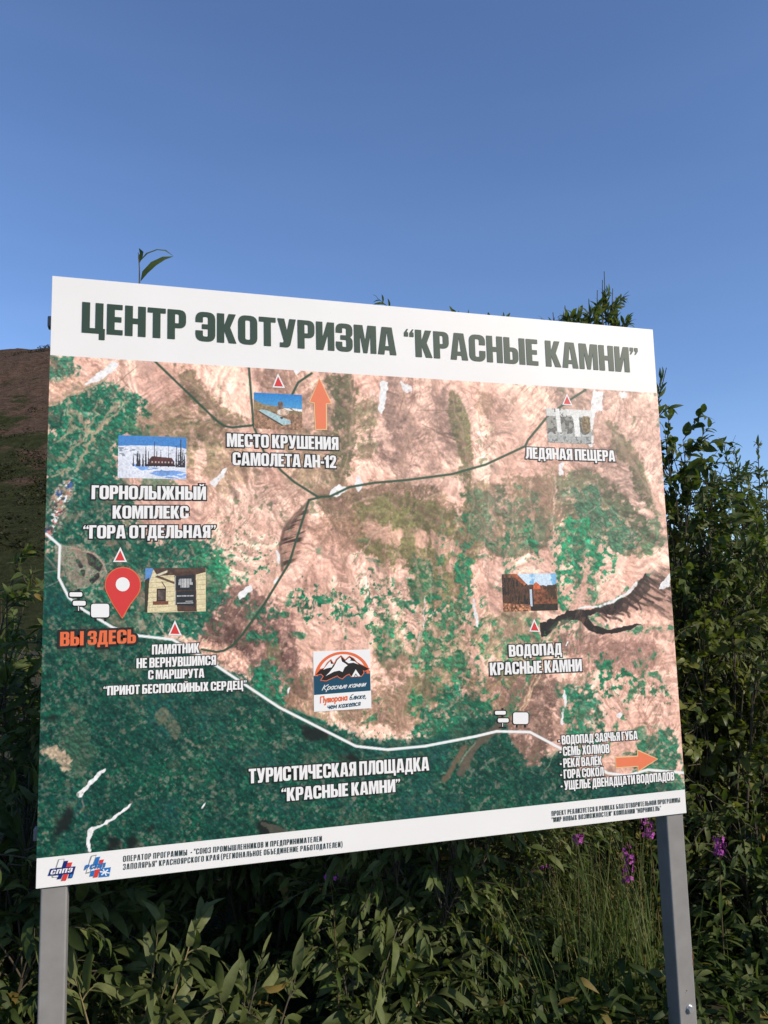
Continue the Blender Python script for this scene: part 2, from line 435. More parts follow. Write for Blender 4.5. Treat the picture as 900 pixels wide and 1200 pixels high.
class Sheet:
    """flat printed shapes on the board: each layer lies a fraction of a millimetre proud of the one below"""
    def __init__(self): self.v = []; self.f = []; self.mi = []; self.mats = []
    def poly(self, rings, m, h):
        if m not in self.mats: self.mats.append(m)
        tri = tessellate_polygon([[Vector((a, b, 0)) for a, b in r] for r in rings])
        b0 = len(self.v)
        flat = [q for r in rings for q in r]
        self.v += [(a, -h, b) for a, b in flat]
        for t in tri:
            p = [flat[i] for i in t]
            cr = (p[1][0] - p[0][0]) * (p[2][1] - p[0][1]) - (p[2][0] - p[0][0]) * (p[1][1] - p[0][1])
            if abs(cr) < 1e-12: continue
            self.f.append(tuple(b0 + i for i in (t if cr > 0 else t[::-1]))); self.mi.append(self.mats.index(m))
    def px(self, pts, m, h): self.poly([[pu(*p) for p in pts]], m, h)
    def line(self, pts, wpx, m, h):
        """a polyline in photograph pixels drawn as a ribbon"""
        P = [np.array(pu(*p)) for p in pts]; w = wpx * 0.00310
        Lr, Rr = [], []
        for i in range(len(P)):
            d = P[min(i + 1, len(P) - 1)] - P[max(i - 1, 0)]; d = d / (np.linalg.norm(d) + 1e-9); n = np.array([-d[1], d[0]]) * w / 2
            Lr.append(tuple(P[i] + n)); Rr.append(tuple(P[i] - n))
        for i in range(len(P) - 1): self.poly([[Lr[i], Lr[i + 1], Rr[i + 1], Rr[i]]], m, h)
    def text(self, txt, bl, br, top, m, h, outline=None, od=.075, track=.05, space=.2, shear=0.0, thin=0.0):
        """one line of lettering between the baseline ends bl and br (pixels); top = pixel at the cap height above bl"""
        (x0, z0), (x1, z1), (_, zt) = pu(*bl), pu(*br), pu(*top)
        ht = zt - z0
        x = 0.0; pos = []
        for ch in txt:
            if ch == ' ': x += space; continue
            pos.append((ch, x)); x += GL[ch][1] + track
        sx = (x1 - x0) / (x - track)
        tf = lambda pts, ox: [(x0 + (a + ox + shear * c) * sx, z0 + (z1 - z0) * ((a + ox) / x) + c * ht) for a, c in pts]
        for k, (ch, ox) in enumerate(pos):
            for g in contours(ch):
                self.poly([tf(grow(r, -thin if i == 0 else thin) if thin and ch not in '"-“”()' else r, ox) for i, r in enumerate(g)], m, h)
                if outline is not None:
                    self.poly([tf(grow(g[0], od), ox)], outline, h - 0.0004 - 0.00008 * (k % 3))
    def build(self, name, parent, label=None):
        me = bpy.data.meshes.new(name)
        me.from_pydata(self.v, [], self.f)
        me.polygons.foreach_set('material_index', self.mi)
        o = link(name, me, self.mats, parent)
        if label: o['label'] = label
        return o

# ------------------------------------------------------------------ the information board
board = empty('information_board', (BW / 2, 0.05, 0.0))
tag(board, 'large white tourist board with a satellite map and Cyrillic writing on two grey posts', 'sign')
M_white = board_mat()
M_post = post_mat()
# board sheet: front face at y = 0
panel = bev_box('panel', 0, BW, 0.0, 0.005, ZB, ZB + BH, 0.0012, M_white, board)
for x0 in (0.0125, 2.3115):
    p = bev_box('post', x0, x0 + 0.079, 0.009, 0.087, -0.4, ZB + BH - 0.10, 0.006, M_post, board, 3)
    if x0 > 1:
        p['label'] = 'grey square post with a hexagon bolt and rust flecks near its foot'
        M_zinc = mat('zinc', (0.62, 0.62, 0.60), 0.35, 0.5)
        M_zinc.node_tree.nodes['Principled BSDF'].inputs['Metallic'].default_value = 0.7
        c = at(808.5, 1182, 0.009)
        import bmesh
        bm = bmesh.new()
        for r, ha_, hb_, sg in ((0.0165, 0.0, 0.0025, 24), (0.0125, 0.0025, 0.012, 6)):
            mx = Matrix.Translation((c.x, 0.009 - (ha_ + hb_) / 2, c.z)) @ Matrix.Rotation(math.pi / 2, 4, 'X') @ Matrix.Rotation(0.3, 4, 'Z')
            bmesh.ops.create_cone(bm, cap_ends=True, segments=sg, radius1=r, radius2=r, depth=hb_ - ha_, matrix=mx)
        me = bpy.data.meshes.new('bolt'); bm.to_mesh(me); bm.free()
        link('bolt', me, M_zinc, p)
        # flaked paint showing rust on the post's right arris
        M_rust = mat('rust_paint', (0.12, 0.055, 0.028), 0.9, 0.1)
        for (qx, qy, w, hh) in ((812, 1121, 1.2, 5.5), (812.4, 1129, 0.9, 3), (804.6, 1161, .9, .9), (803, 1163.5, .5, .6), (811.5, 1113, .7, 1.5)):
            ctr = at(qx, qy, 0.009)
            ring = [(ctr.x + 0.0031 * w * math.cos(t) * random.uniform(.6, 1.2), ctr.z + 0.0031 * hh * math.sin(t) * random.uniform(.7, 1.2)) for t in np.linspace(0, 6.28, 13)[:-1]]
            sh_ = Sheet(); sh_.poly([ring], M_rust, -0.0088); sh_.build('rust_spot', p)
for z in (ZB + 0.14, ZB + BH - 0.13):
    bev_box('rail', -0.022, BW + 0.012, 0.090, 0.128, z - 0.02, z + 0.02, 0.004, M_post, board)

# ---- the printed map: colour laid down point by point on a fine sheet of the vinyl
ZM0, ZM1 = ZB + 0.0915, ZB + 1.7245
NX, NZ = 960, 654
mx_ = np.linspace(0.0, BW, NX); mz_ = np.linspace(ZM0, ZM1, NZ)
XX, ZZ = np.meshgrid(mx_, mz_)
dv = np.stack([XX - CP[0], ZZ - ZB - CP[1], np.zeros_like(XX) - CP[2]], -1) @ RC.T
PX = dv[..., 0] / dv[..., 2] * F + 450; PY = dv[..., 1] / dv[..., 2] * F + 600     # photograph pixel of every print dot (where it was read off)

def inpoly(poly, X=None, Y=None):
    X = PX if X is None else X; Y = PY if Y is None else Y
    r = np.zeros(X.shape, bool); n = len(poly)
    for i in range(n):
        x0, y0 = poly[i]; x1, y1 = poly[(i + 1) % n]
        if y0 == y1: continue
        c = ((y0 > Y) != (y1 > Y)) & (X < (x1 - x0) * (Y - y0) / (y1 - y0) + x0)
        r ^= c
    return r
def blur(a, k):
    a = a.astype(float)
    for _ in range(2):
        for ax in (0, 1):
            p = np.concatenate([np.repeat(np.take(a, [0], ax), k + 1, ax), a, np.repeat(np.take(a, [-1], ax), k, ax)], ax)
            c = np.cumsum(p, ax); n = a.shape[ax]
            a = (np.take(c, np.arange(2 * k + 1, 2 * k + 1 + n), ax) - np.take(c, np.arange(n), ax)) / (2 * k + 1)
    return a
def dist(pts, X=None, Y=None):
    X = PX if X is None else X; Y = PY if Y is None else Y
    d = np.full(X.shape, 1e9)
    for (x0, y0), (x1, y1) in zip(pts[:-1], pts[1:]):
        vx, vy = x1 - x0, y1 - y0
        t = np.clip(((X - x0) * vx + (Y - y0) * vy) / (vx * vx + vy * vy + 1e-9), 0, 1)
        d = np.minimum(d, np.hypot(X - x0 - t * vx, Y - y0 - t * vy))
    return d
n1 = fbm(PX, PY, 60, 6, 1); n2 = fbm(PX, PY, 14, 5, 2); n3 = fbm(PX, PY, 5, 4, 3); n4 = fbm(PX, PY, 28, 6, 4); n5 = fbm(PX, PY, 2.4, 2, 8); n6 = fbm(PX, PY, 3.2, 3, 15)
WX = PX + (n2 - .5) * 14 + (n3 - .5) * 5; WY = PY + (fbm(PX, PY, 14, 5, 6) - .5) * 14 + (fbm(PX, PY, 5, 3, 7) - .5) * 5
img = np.zeros(PX.shape + (3,)) + np.array([248, 200, 178.])
def mixc(mask, c, vary=0.0, nz=None):
    global img
    c = np.array(c, float)
    col = c[None, None, :] * (1 + vary * ((n3 if nz is None else nz) - .5)[..., None] * 2)
    m = np.clip(mask, 0, 1)[..., None]
    img = img * (1 - m) + col * m
def area(poly, k=10, warp=True): return blur(inpoly(poly, WX if warp else None, WY if warp else None), k)
def patch(poly, c, k=10, amt=1.0, bias=0.0, sharp=.12, nz=None, vary=.25, gain=1.0):
    """a ragged-edged patch: polygon softened by k, broken up by noise"""
    a = area(poly, int(k * 1.5)); z = n4 if nz is None else nz
    z = .55 * z + .25 * n3 + .20 * n6
    t = a * 1.0 + (z - .5) * 2.9 * gain + bias
    mottle = np.clip(.42 + 1.25 * smooth(.30, .68, .5 * n3 + .5 * n6), 0, 1)
    mixc(smooth(.5 - sharp * 1.5, .5 + sharp * 1.5, t) * amt * smooth(0.02, .2, a) * mottle, c, vary * 1.5, n6)

# bare ground: pink slopes with pale and dark streaks
mixc(smooth(.45, .7, n1) * .7, (244, 206, 184)); mixc(smooth(.47, .3, n1) * .5, (224, 178, 158))
a_ = math.radians(62)
U = PX * math.cos(a_) + PY * math.sin(a_); V = -PX * math.sin(a_) + PY * math.cos(a_)
st = fbm(U + (n1 - .5) * 60, V * 5 + (n1 - .5) * 240, 40, 5, 12)
mixc(smooth(.52, .72, st) * .30, (186, 142, 124)); mixc(smooth(.48, .3, st) * .3, (238, 203, 186))
mixc(smooth(.6, .75, n3) * .25, (180, 140, 122)); mixc(smooth(.66, .8, n5) * .2, (150, 112, 96))
# grey and brown bare rock
GREY = (150, 126, 112)
patch([(296, 432), (395, 440), (400, 520), (372, 560), (330, 510), (300, 505)], (158, 130, 112), 14, .75)
patch([(440, 445), (540, 450), (545, 520), (500, 575), (440, 560), (425, 500)], (192, 160, 144), 14, .75, bias=.1)
patch([(440, 445), (540, 450), (545, 520), (500, 575), (440, 560), (425, 500)], (124, 100, 88), 8, .45, bias=-.4, nz=n2)
patch([(640, 455), (775, 462), (780, 560), (745, 600), (700, 545), (655, 520)], (190, 158, 142), 14, .8, bias=.15)
patch([(690, 480), (775, 470), (780, 540), (735, 520), (705, 500)], (150, 122, 108), 10, .5, bias=-.2, nz=n2)
patch([(640, 455), (680, 457), (685, 480), (645, 470)], (150, 124, 110), 6, .8)
patch([(222, 690), (300, 685), (338, 735), (352, 800), (350, 845), (310, 815), (285, 795), (238, 765)], (132, 102, 92), 10, .95, bias=.15)
patch([(222, 690), (300, 685), (338, 735), (352, 800), (350, 845), (310, 815), (285, 795), (238, 765)], (84, 62, 56), 6, .7, bias=-.3, nz=n2)
patch([(225, 745), (285, 762), (288, 790), (245, 770)], (228, 180, 158), 4, .9)
patch([(570, 790), (650, 790), (655, 875), (625, 912), (585, 905), (562, 850)], (120, 96, 84), 9, .95, bias=.1)
patch([(640, 800), (690, 790), (720, 830), (700, 880), (655, 880)], (150, 122, 108), 10, .7)
patch([(650, 745), (745, 748), (785, 760), (750, 790), (660, 775)], (150, 114, 102), 8, .75)
patch([(420, 800), (560, 770), (590, 830), (520, 862), (440, 850), (330, 850), (345, 780)], (140, 116, 92), 12, .8, bias=.05)
# slope north-west: khaki tundra
OL = (126, 120, 84)
patch([(110, 470), (200, 470), (290, 520), (285, 575), (240, 560), (130, 520)], (160, 140, 108), 16, .75, bias=-.05)
patch([(180, 500), (250, 500), (262, 545), (210, 560)], OL, 12, .5, bias=-.15)
patch([(200, 425), (235, 440), (262, 478), (296, 492), (296, 500), (262, 500), (225, 470)], (98, 92, 66), 5, .75, bias=-.05)
patch([(375, 440), (410, 440), (418, 500), (408, 560), (392, 562), (392, 510), (398, 470)], (92, 96, 66), 5, .9, bias=.15)
patch([(330, 500), (400, 505), (410, 560), (370, 590), (330, 540)], (124, 112, 84), 9, .7)
patch([(414, 470), (445, 470), (440, 520), (420, 540)], (112, 110, 78), 7, .7)
patch([(522, 456), (536, 470), (548, 500), (553, 545), (562, 600), (548, 612), (540, 560), (538, 510)], (104, 104, 68), 4, .9, bias=.2)
patch([(560, 455), (575, 470), (566, 490)], (150, 124, 96), 6, .6)
patch([(705, 490), (730, 510), (752, 545), (770, 590), (776, 610), (756, 590), (736, 550)], (100, 100, 72), 5, .85, bias=.15)
# the dark plateau in the middle
patch([(370, 575), (470, 560), (545, 590), (550, 640), (480, 650), (430, 640), (370, 610)], (118, 100, 76), 9, .8, bias=-.02)
patch([(418, 590), (478, 585), (545, 605), (552, 640), (545, 700), (500, 715), (480, 670), (425, 640)], (112, 110, 70), 8, .95, bias=.1)
patch([(355, 595), (430, 610), (425, 640), (365, 640)], (150, 118, 96), 9, .6)
for cx, cy, rx, ry in ((438, 622, 14, 13), (453, 625, 8, 15), (466, 630, 7, 14), (492, 632, 9, 12), (508, 632, 6, 12), (518, 640, 8, 14), (530, 642, 7, 12), (501, 668, 8, 8), (504, 690, 8, 8), (530, 664, 9, 9), (470, 660, 8, 8)):
    e = np.hypot((WX - cx) / rx, (WY - cy) / ry)
    mixc(smooth(1.1, .75, e) * .85, (216, 172, 150), .15)
# green: forest and scrub
GR, GR2, GR3 = (18, 96, 70), (22, 138, 92), (52, 122, 78)
patch([(480, 650), (505, 655), (512, 700), (490, 708), (482, 690)], (48, 104, 66), 4, .8)
patch([(535, 560), (640, 548), (655, 585), (650, 640), (600, 660), (545, 640)], (124, 112, 84), 12, .75, bias=-.05)
patch([(540, 575), (610, 565), (640, 575), (650, 640), (600, 660), (550, 640)], (58, 106, 74), 6, .55, bias=-.42, nz=n2)
patch([(652, 562), (700, 560), (765, 618), (760, 640), (740, 652), (690, 640), (665, 600)], (98, 106, 78), 8, .95, bias=.2)
patch([(660, 575), (700, 570), (755, 630), (740, 650), (690, 640)], (48, 104, 76), 5, .7, bias=-.15, nz=n2)
patch([(745, 620), (775, 600), (780, 640), (750, 650)], (80, 120, 82), 5, .7)
for poly in ([(535, 600), (552, 600), (556, 700), (540, 760), (530, 690)], [(610, 600), (625, 600), (640, 690), (625, 650)], [(650, 610), (690, 600), (700, 640), (668, 720), (650, 720)],
             [(690, 630), (730, 650), (715, 680), (690, 700)]):
    patch(poly, GR3, 6, .9, bias=-.32, nz=n2); patch(poly, GR2, 5, .9, bias=-.5, nz=n3)
for poly in ([(345, 680), (430, 690), (432, 738), (348, 728)], [(285, 655), (308, 640), (308, 680), (285, 690)], [(430, 670), (460, 680), (455, 760), (430, 760)], [(690, 760), (740, 770), (760, 810), (700, 830)],
             [(460, 690), (560, 700), (570, 770), (480, 780)], [(640, 700), (660, 690), (662, 712)]):
    patch(poly, (20, 120, 80), 8, .95, bias=-.62, nz=n3, gain=1.4)
for poly in ([(470, 740), (540, 700), (560, 800), (520, 870), (470, 850)], [(560, 710), (640, 720), (640, 790), (580, 800), (555, 770)], [(300, 735), (335, 745), (330, 790), (305, 780)], [(430, 720), (470, 700), (480, 780), (440, 790)]):
    patch(poly, (112, 118, 80), 9, .6, bias=-.2, nz=n4); patch(poly, (34, 126, 82), 6, .85, bias=-.62, nz=n2)
patch([(655, 800), (690, 795), (715, 840), (705, 880), (672, 880), (660, 840)], (28, 104, 74), 5, .95, bias=-.3, nz=n2)
patch([(735, 880), (790, 845), (802, 930), (740, 930)], (34, 104, 74), 8, .9, bias=-.1, nz=n2)
patch([(720, 795), (790, 800), (790, 830), (740, 820)], (40, 118, 80), 6, .85, bias=-.7, nz=n3, gain=1.4)
# west side
patch([(56, 416), (100, 420), (95, 445), (70, 455), (56, 452)], (52, 112, 84), 5, .95, bias=-.15, nz=n2)
patch([(56, 470), (115, 445), (160, 460), (168, 500), (140, 520), (130, 570), (100, 600), (56, 600)], (36, 110, 80), 8, 1, bias=.1, nz=n2)
patch([(50, 560), (110, 545), (145, 575), (155, 640), (245, 640), (262, 700), (225, 745), (160, 748), (90, 720), (60, 690)], (26, 98, 74), 8, 1, bias=.3, nz=n4)
patch([(150, 470), (185, 490), (200, 560), (230, 580), (170, 590), (140, 540)], (70, 118, 82), 8, .7, bias=-.3, nz=n2)
patch([(215, 640), (262, 640), (285, 690), (240, 700)], (44, 130, 88), 8, .9, bias=-.15, nz=n2)
patch([(250, 680), (330, 700), (335, 760), (300, 765), (270, 720)], (34, 104, 74), 6, .9, bias=-.5, nz=n2)
# the valley forest below the road
FOR = [(44, 640), (70, 690), (98, 720), (132, 738), (162, 748), (204, 752), (242, 775), (280, 800), (326, 832), (370, 846), (418, 868), (456, 874), (500, 868), (545, 845), (585, 840), (600, 880), (620, 905), (655, 880), (672, 905), (700, 925), (740, 915), (802, 930), (803, 1000), (40, 1012)]
patch(FOR, (14, 82, 64), 5, 1, bias=.45, nz=n4, vary=.2)
patch([(300, 770), (345, 790), (330, 835), (290, 805)], (24, 100, 72), 5, .95, bias=-.1, nz=n2)
patch([(480, 850), (540, 800), (580, 830), (560, 860), (500, 872)], (24, 100, 72), 6, .95, bias=.0, nz=n2)
fm = np.clip(area(FOR, 4), 0, 1)
mixc(fm * smooth(.56, .74, n2) * .7, (26, 108, 78)); mixc(fm * smooth(.55, .35, n4) * .5, (16, 70, 62)); mixc(fm * smooth(.58, .7, n1) * .75, (26, 88, 82))
mixc(fm * smooth(.60, .74, n3) * .55, (10, 50, 42)); mixc(fm * smooth(.60, .76, fbm(PX, PY, 22, 5, 31)) * .6, (92, 108, 86)); mixc(fm * smooth(.66, .78, fbm(PX, PY, 9, 4, 33)) * .6, (140, 134, 110))
mixc(fm * smooth(.56, .75, n5) * .45, (8, 58, 48)); mixc(fm * smooth(.6, .8, fbm(PX, PY, 2.6, 2, 35)) * .5, (36, 140, 96))
wm = area([(50, 560), (110, 545), (145, 575), (155, 640), (245, 640), (262, 700), (225, 745), (160, 748), (90, 720), (60, 690)], 8)
mixc(wm * smooth(.55, .7, n3) * .5, (12, 62, 50)); mixc(wm * smooth(.6, .72, fbm(PX, PY, 16, 5, 41)) * .6, (124, 118, 96))
patch([(184, 830), (196, 828), (214, 850), (212, 868), (196, 860)], (128, 124, 100), 3, .8, bias=.2)
patch([(60, 850), (110, 860), (120, 900), (85, 905)], (84, 110, 86), 8, .6)
# dark lakes and shadowed gullies in the forest
DK = (26, 32, 30)
for poly in ([(60, 990), (70, 960), (80, 945), (88, 948), (80, 965), (66, 985)], [(125, 985), (138, 978), (142, 990), (128, 996)], [(150, 985), (158, 975), (162, 990), (154, 995)], [(173, 972), (180, 960), (182, 966), (176, 976)],
             [(57, 838), (68, 836), (70, 842), (60, 843)], [(352, 848), (380, 852), (388, 868), (360, 866)], [(300, 965), (310, 962), (345, 978), (310, 985)], [(395, 880), (420, 886), (416, 892)]):
    mixc(area(poly, 2) * .9, DK)
mixc(smooth(.45, .6, area([(305, 964), (345, 975), (318, 984)], 2) + (n3 - .5)) * .6, (130, 124, 104))
# hatch of stunted trees along a shelf
hat = area([(345, 690), (432, 712), (430, 735), (345, 715)], 4)
mixc(hat * smooth(.55, .75, fbm(PX * 2.2, PY * .7, 5, 3, 51)) * .9, (32, 100, 70))
# gullies cut into the eastern scree
hat = area([(655, 770), (785, 760), (790, 860), (720, 850)], 8)
mixc(hat * smooth(.55, .72, fbm(U * .5, V * 2.2, 9, 4, 53)) * .55, (160, 120, 104))
hat = area([(430, 650), (365, 650), (345, 690), (470, 720), (480, 670)], 8)
mixc(hat * smooth(.55, .72, fbm(PX * 2.0, PY * .4, 9, 4, 55)) * .5, (180, 134, 114))
# canyon with snow along its rim
CAN = [(634, 745), (640, 728), (655, 721), (668, 715), (690, 714), (702, 711), (716, 707), (736, 696), (748, 684), (757, 670), (762, 690), (746, 706), (722, 722), (700, 718), (688, 722), (696, 733), (712, 738), (740, 732), (757, 731), (740, 738), (706, 744), (690, 739), (679, 727), (662, 726), (648, 735), (641, 747)]
mixc(smooth(.35, .6, blur(inpoly(CAN, PX + (n3 - .5) * 5, PY + (n3 - .5) * 5), 1)), (36, 30, 28), .3); mixc(blur(inpoly(CAN), 1) * smooth(.5, .66, fbm(PX * 1.5 + PY * .9, PX * .25 - PY * .35, 4, 4, 58)) * .75 * smooth(690, 715, PX) * smooth(733, 722, PY), (112, 90, 78)); mixc(smooth(.3, .6, blur(inpoly([(640, 740), (652, 728), (672, 722), (668, 728), (652, 736)]), 1)) * .8, (44, 62, 48))
ga = area([(745, 685), (790, 660), (795, 730), (760, 712), (720, 722)], 6)
mixc(ga * .5, (140, 112, 98)); mixc(ga * smooth(.5, .65, fbm(PX * .8 - PY * 1.4, PX * .3 + PY * .2, 6, 4, 57)) * .8, (70, 56, 48))
rq = np.random.default_rng(5)
for t in np.linspace(0, 1, 17):                       # ribs of the canyon's shaded wall
    x0, y0 = np.interp(t, [0, .35, .7, 1], [698, 720, 742, 757]), np.interp(t, [0, .35, .7, 1], [714, 706, 692, 674])
    stroke_ = [(x0, y0), (x0 + rq.uniform(4, 10) + 8 * t, y0 + rq.uniform(6, 12)), (x0 + rq.uniform(8, 16) + 16 * t, y0 + rq.uniform(12, 19))]
    mixc(smooth(2.2, .4, dist(stroke_, PX + (n3 - .5) * 3, PY + (n2 - .5) * 3)) * .8, (56, 42, 37))
mixc(smooth(.35, .6, blur(inpoly([(632, 730), (640, 728), (642, 745), (634, 747)]), 1)), (24, 24, 22))
CAN2 = [(362, 588), (346, 604), (333, 620), (328, 640), (331, 668), (345, 656), (353, 640), (360, 612)]
c2 = blur(inpoly(CAN2, PX + (n3 - .5) * 5, PY + (n3 - .5) * 5), 2)
mixc(c2 * .75, (150, 112, 96)); mixc(c2 * smooth(.42, .56, fbm(PX * .5 + PY * 1.6, PX * .2, 7, 3, 59)), (64, 48, 42))
mixc(smooth(3, .5, dist([(362, 588), (346, 604), (333, 620), (328, 640), (331, 668)])) * .7, (80, 60, 52))
# rivers and dry beds
def stroke(pts, w, c, amt=1.0, wob=0.0, aa=1.0):
    X = PX + (n3 - .5) * wob * 2; Y = PY + (n2 - .5) * wob * 2
    mixc(smooth(w / 2 + aa * .6, w / 2 - aa * .6, dist(pts, X, Y)) * amt, c)
BED = (214, 186, 152)
for pts in ([(648, 745), (638, 765), (628, 790), (618, 815), (610, 832)], [(640, 765), (632, 795), (622, 812), (612, 836)], [(634, 770), (618, 798), (610, 815), (602, 836)], [(655, 730), (648, 750), (640, 765)]): stroke(pts, 2.2, BED, .9, 3)
stroke([(540, 905), (546, 890), (560, 870), (585, 852), (600, 820), (610, 805)], 9, (124, 104, 88), .85, 4, 3); stroke([(520, 914), (527, 905), (533, 893), (545, 875)], 6, (138, 112, 90), .9, 3, 3)
stroke([(557, 870), (545, 884), (538, 896)], 2, (160, 170, 140), .7, 1)
stroke([(645, 888), (652, 880), (664, 875)], 1.5, BED, .8, 1); stroke([(648, 885), (644, 897), (638, 902)], 1.2, (170, 176, 140), .7, 1)
for pts in ([(640, 500), (652, 560), (648, 610), (650, 660)], [(498, 700), (496, 735), (489, 760)]): stroke(pts, 2, (232, 200, 180), .7, 4)
for pts in ([(58, 470), (90, 460), (120, 440)], [(66, 520), (90, 500), (110, 510), (130, 490)], [(70, 540), (96, 520), (118, 470)], [(96, 540), (106, 520), (128, 480), (140, 470)], [(84, 500), (80, 470)], [(112, 520), (96, 490), (84, 480)], [(88, 548), (118, 500), (150, 470)], [(62, 560), (78, 548)]):
    stroke(pts, 3.2, (190, 168, 138), .8, 7, 3)
patch([(56, 452), (120, 430), (130, 442), (90, 465), (56, 480)], (212, 170, 146), 4, .9, bias=.1)
patch([(62, 590), (78, 560), (92, 545), (98, 552), (80, 585), (70, 610)], (190, 172, 146), 4, .9, bias=.05)
vl = area([(52, 630), (60, 585), (78, 556), (86, 560), (80, 590), (68, 622), (58, 640)], 3)
mixc(vl * smooth(.58, .66, fbm(PX, PY, 3.2, 2, 61)), (236, 238, 236)); mixc(vl * smooth(.70, .74, fbm(PX, PY, 4.2, 2, 63)), (40, 92, 170)); mixc(vl * smooth(.68, .74, fbm(PX, PY, 4.6, 2, 65)), (206, 130, 120)); mixc(vl * smooth(.66, .72, fbm(PX, PY, 3.6, 2, 67)), (70, 74, 72))
patch([(72, 640), (100, 645), (118, 655), (124, 668), (116, 684), (95, 690), (78, 680), (70, 662)], (168, 156, 138), 3, .95, bias=.3, nz=n2)
for poly in ([(101, 648), (106, 647), (121, 661), (117, 671), (108, 664), (104, 662)], [(88, 656), (92, 655), (98, 664), (94, 667)], [(94, 668), (100, 668), (99, 676), (95, 674)], [(104, 680), (116, 670), (117, 676), (108, 685)]):
    mixc(smooth(.3, .6, blur(inpoly(poly), 1)), (52, 48, 46), .4)
stroke([(80, 641), (96, 645), (112, 650), (122, 662), (125, 672)], 1.6, (216, 186, 168), .8, 1)
for pts in ([(52, 650), (62, 662), (70, 668)], [(50, 672), (68, 668)], [(54, 688), (70, 680)]): stroke(pts, 1.3, (150, 160, 146), .7, 1)
for pts in ([(166, 700), (178, 715), (188, 735), (195, 745)], [(188, 730), (192, 720), (196, 712)]): stroke(pts, 1.5, (206, 178, 158), .7, 2)
patch([(50, 872), (66, 875), (86, 895), (84, 908), (68, 893), (50, 884)], (222, 194, 162), 2, .95, bias=.1, nz=n3)
# thin dark tracks
for pts in ([(488, 480), (540, 482)], [(495, 497), (520, 510), (540, 520)], [(130, 455), (150, 438), (160, 430)], [(138, 440), (152, 455), (160, 470)], [(120, 470), (150, 450)], [(300, 780), (340, 800)], [(288, 790), (300, 812)], [(600, 880), (640, 900), (660, 912)], [(130, 780), (150, 800), (165, 830)]):
    stroke(pts, .9, (96, 80, 66), .6, 1.5)
# snow fields
SN = (238, 236, 232)
for poly in ([(133, 424), (140, 426), (131, 437), (112, 449), (97, 452), (106, 444), (122, 432)], [(446, 447), (455, 447), (452, 474), (447, 488), (443, 478)], [(469, 446), (481, 452), (484, 458), (472, 459)], [(343, 432), (354, 434), (347, 441)],
             [(387, 576), (398, 567), (408, 572), (396, 583), (388, 582)], [(415, 568), (421, 556), (427, 567), (421, 578)], [(277, 698), (293, 684), (296, 692), (281, 703)], [(323, 645), (326, 643), (328, 660), (324, 661)], [(320, 681), (326, 674), (325, 682), (320, 687)],
             [(695, 457), (706, 460), (705, 475), (708, 481), (698, 483), (694, 500), (694, 525), (690, 524), (692, 482)], [(724, 459), (735, 461), (734, 466), (728, 466)], [(655, 545), (661, 540), (660, 556), (655, 558)], [(660, 805), (664, 815), (662, 832), (659, 850), (657, 850), (660, 828)],
             [(553, 700), (556, 702), (562, 738), (558, 733)], [(772, 690), (776, 682), (785, 672), (786, 688), (778, 689)], [(721, 838), (726, 834), (730, 838), (727, 842)], [(89, 933), (97, 924), (106, 914), (118, 904), (128, 897), (123, 905), (112, 914), (103, 925), (95, 935)],
             [(103, 973), (114, 968), (130, 959), (148, 946), (165, 930), (150, 948), (132, 962), (116, 970), (109, 974), (106, 984), (107, 998), (103, 998), (101, 982)], [(236, 947), (243, 935), (240, 946), (233, 951)], [(336, 812), (340, 803), (338, 818)], [(245, 567), (268, 545), (262, 558), (250, 570)],
             [(662, 755), (668, 750), (664, 757)], [(706, 731), (715, 731), (708, 734)]):
    mixc(smooth(.35, .6, blur(inpoly(poly, PX + (n3 - .5) * 5, PY + (fbm(PX, PY, 4, 2, 71) - .5) * 5), 1)), SN)
stroke([(678, 713), (690, 711), (700, 711)], 2.4, SN, 1, 1.5); stroke([(703, 711), (718, 705), (733, 696), (746, 683)], 3.2, SN, 1, 2); stroke([(497, 702), (496, 735)], 1.8, SN, .8, 3); stroke([(492, 740), (488, 762)], 1.5, SN, .7, 2)
stroke([(96, 938), (98, 946), (94, 952)], 2, (170, 150, 140), .8, 2)
mixc(smooth(.70, .78, fbm(PX, PY, 6, 2, 73)) * smooth(.55, .7, n1) * .6, (90, 108, 74))
img *= (1 + .16 * (n5 - .5) + .10 * (fbm(PX, PY, 7, 3, 75) - .5) + .06 * (n1 - .5))[..., None]
# relief of the photographed terrain: fine ridges and gullies everywhere, tree texture in the forest
def relief(h, d, k):
    gy, gx_ = np.gradient(h); return np.clip((gx_ * d[0] + gy * d[1]) * k, -1, 1)
rw = 1 - np.abs(2 * fbm(WX + (n1 - .5) * 50, WY, 40, 6, 81, .58) - 1)
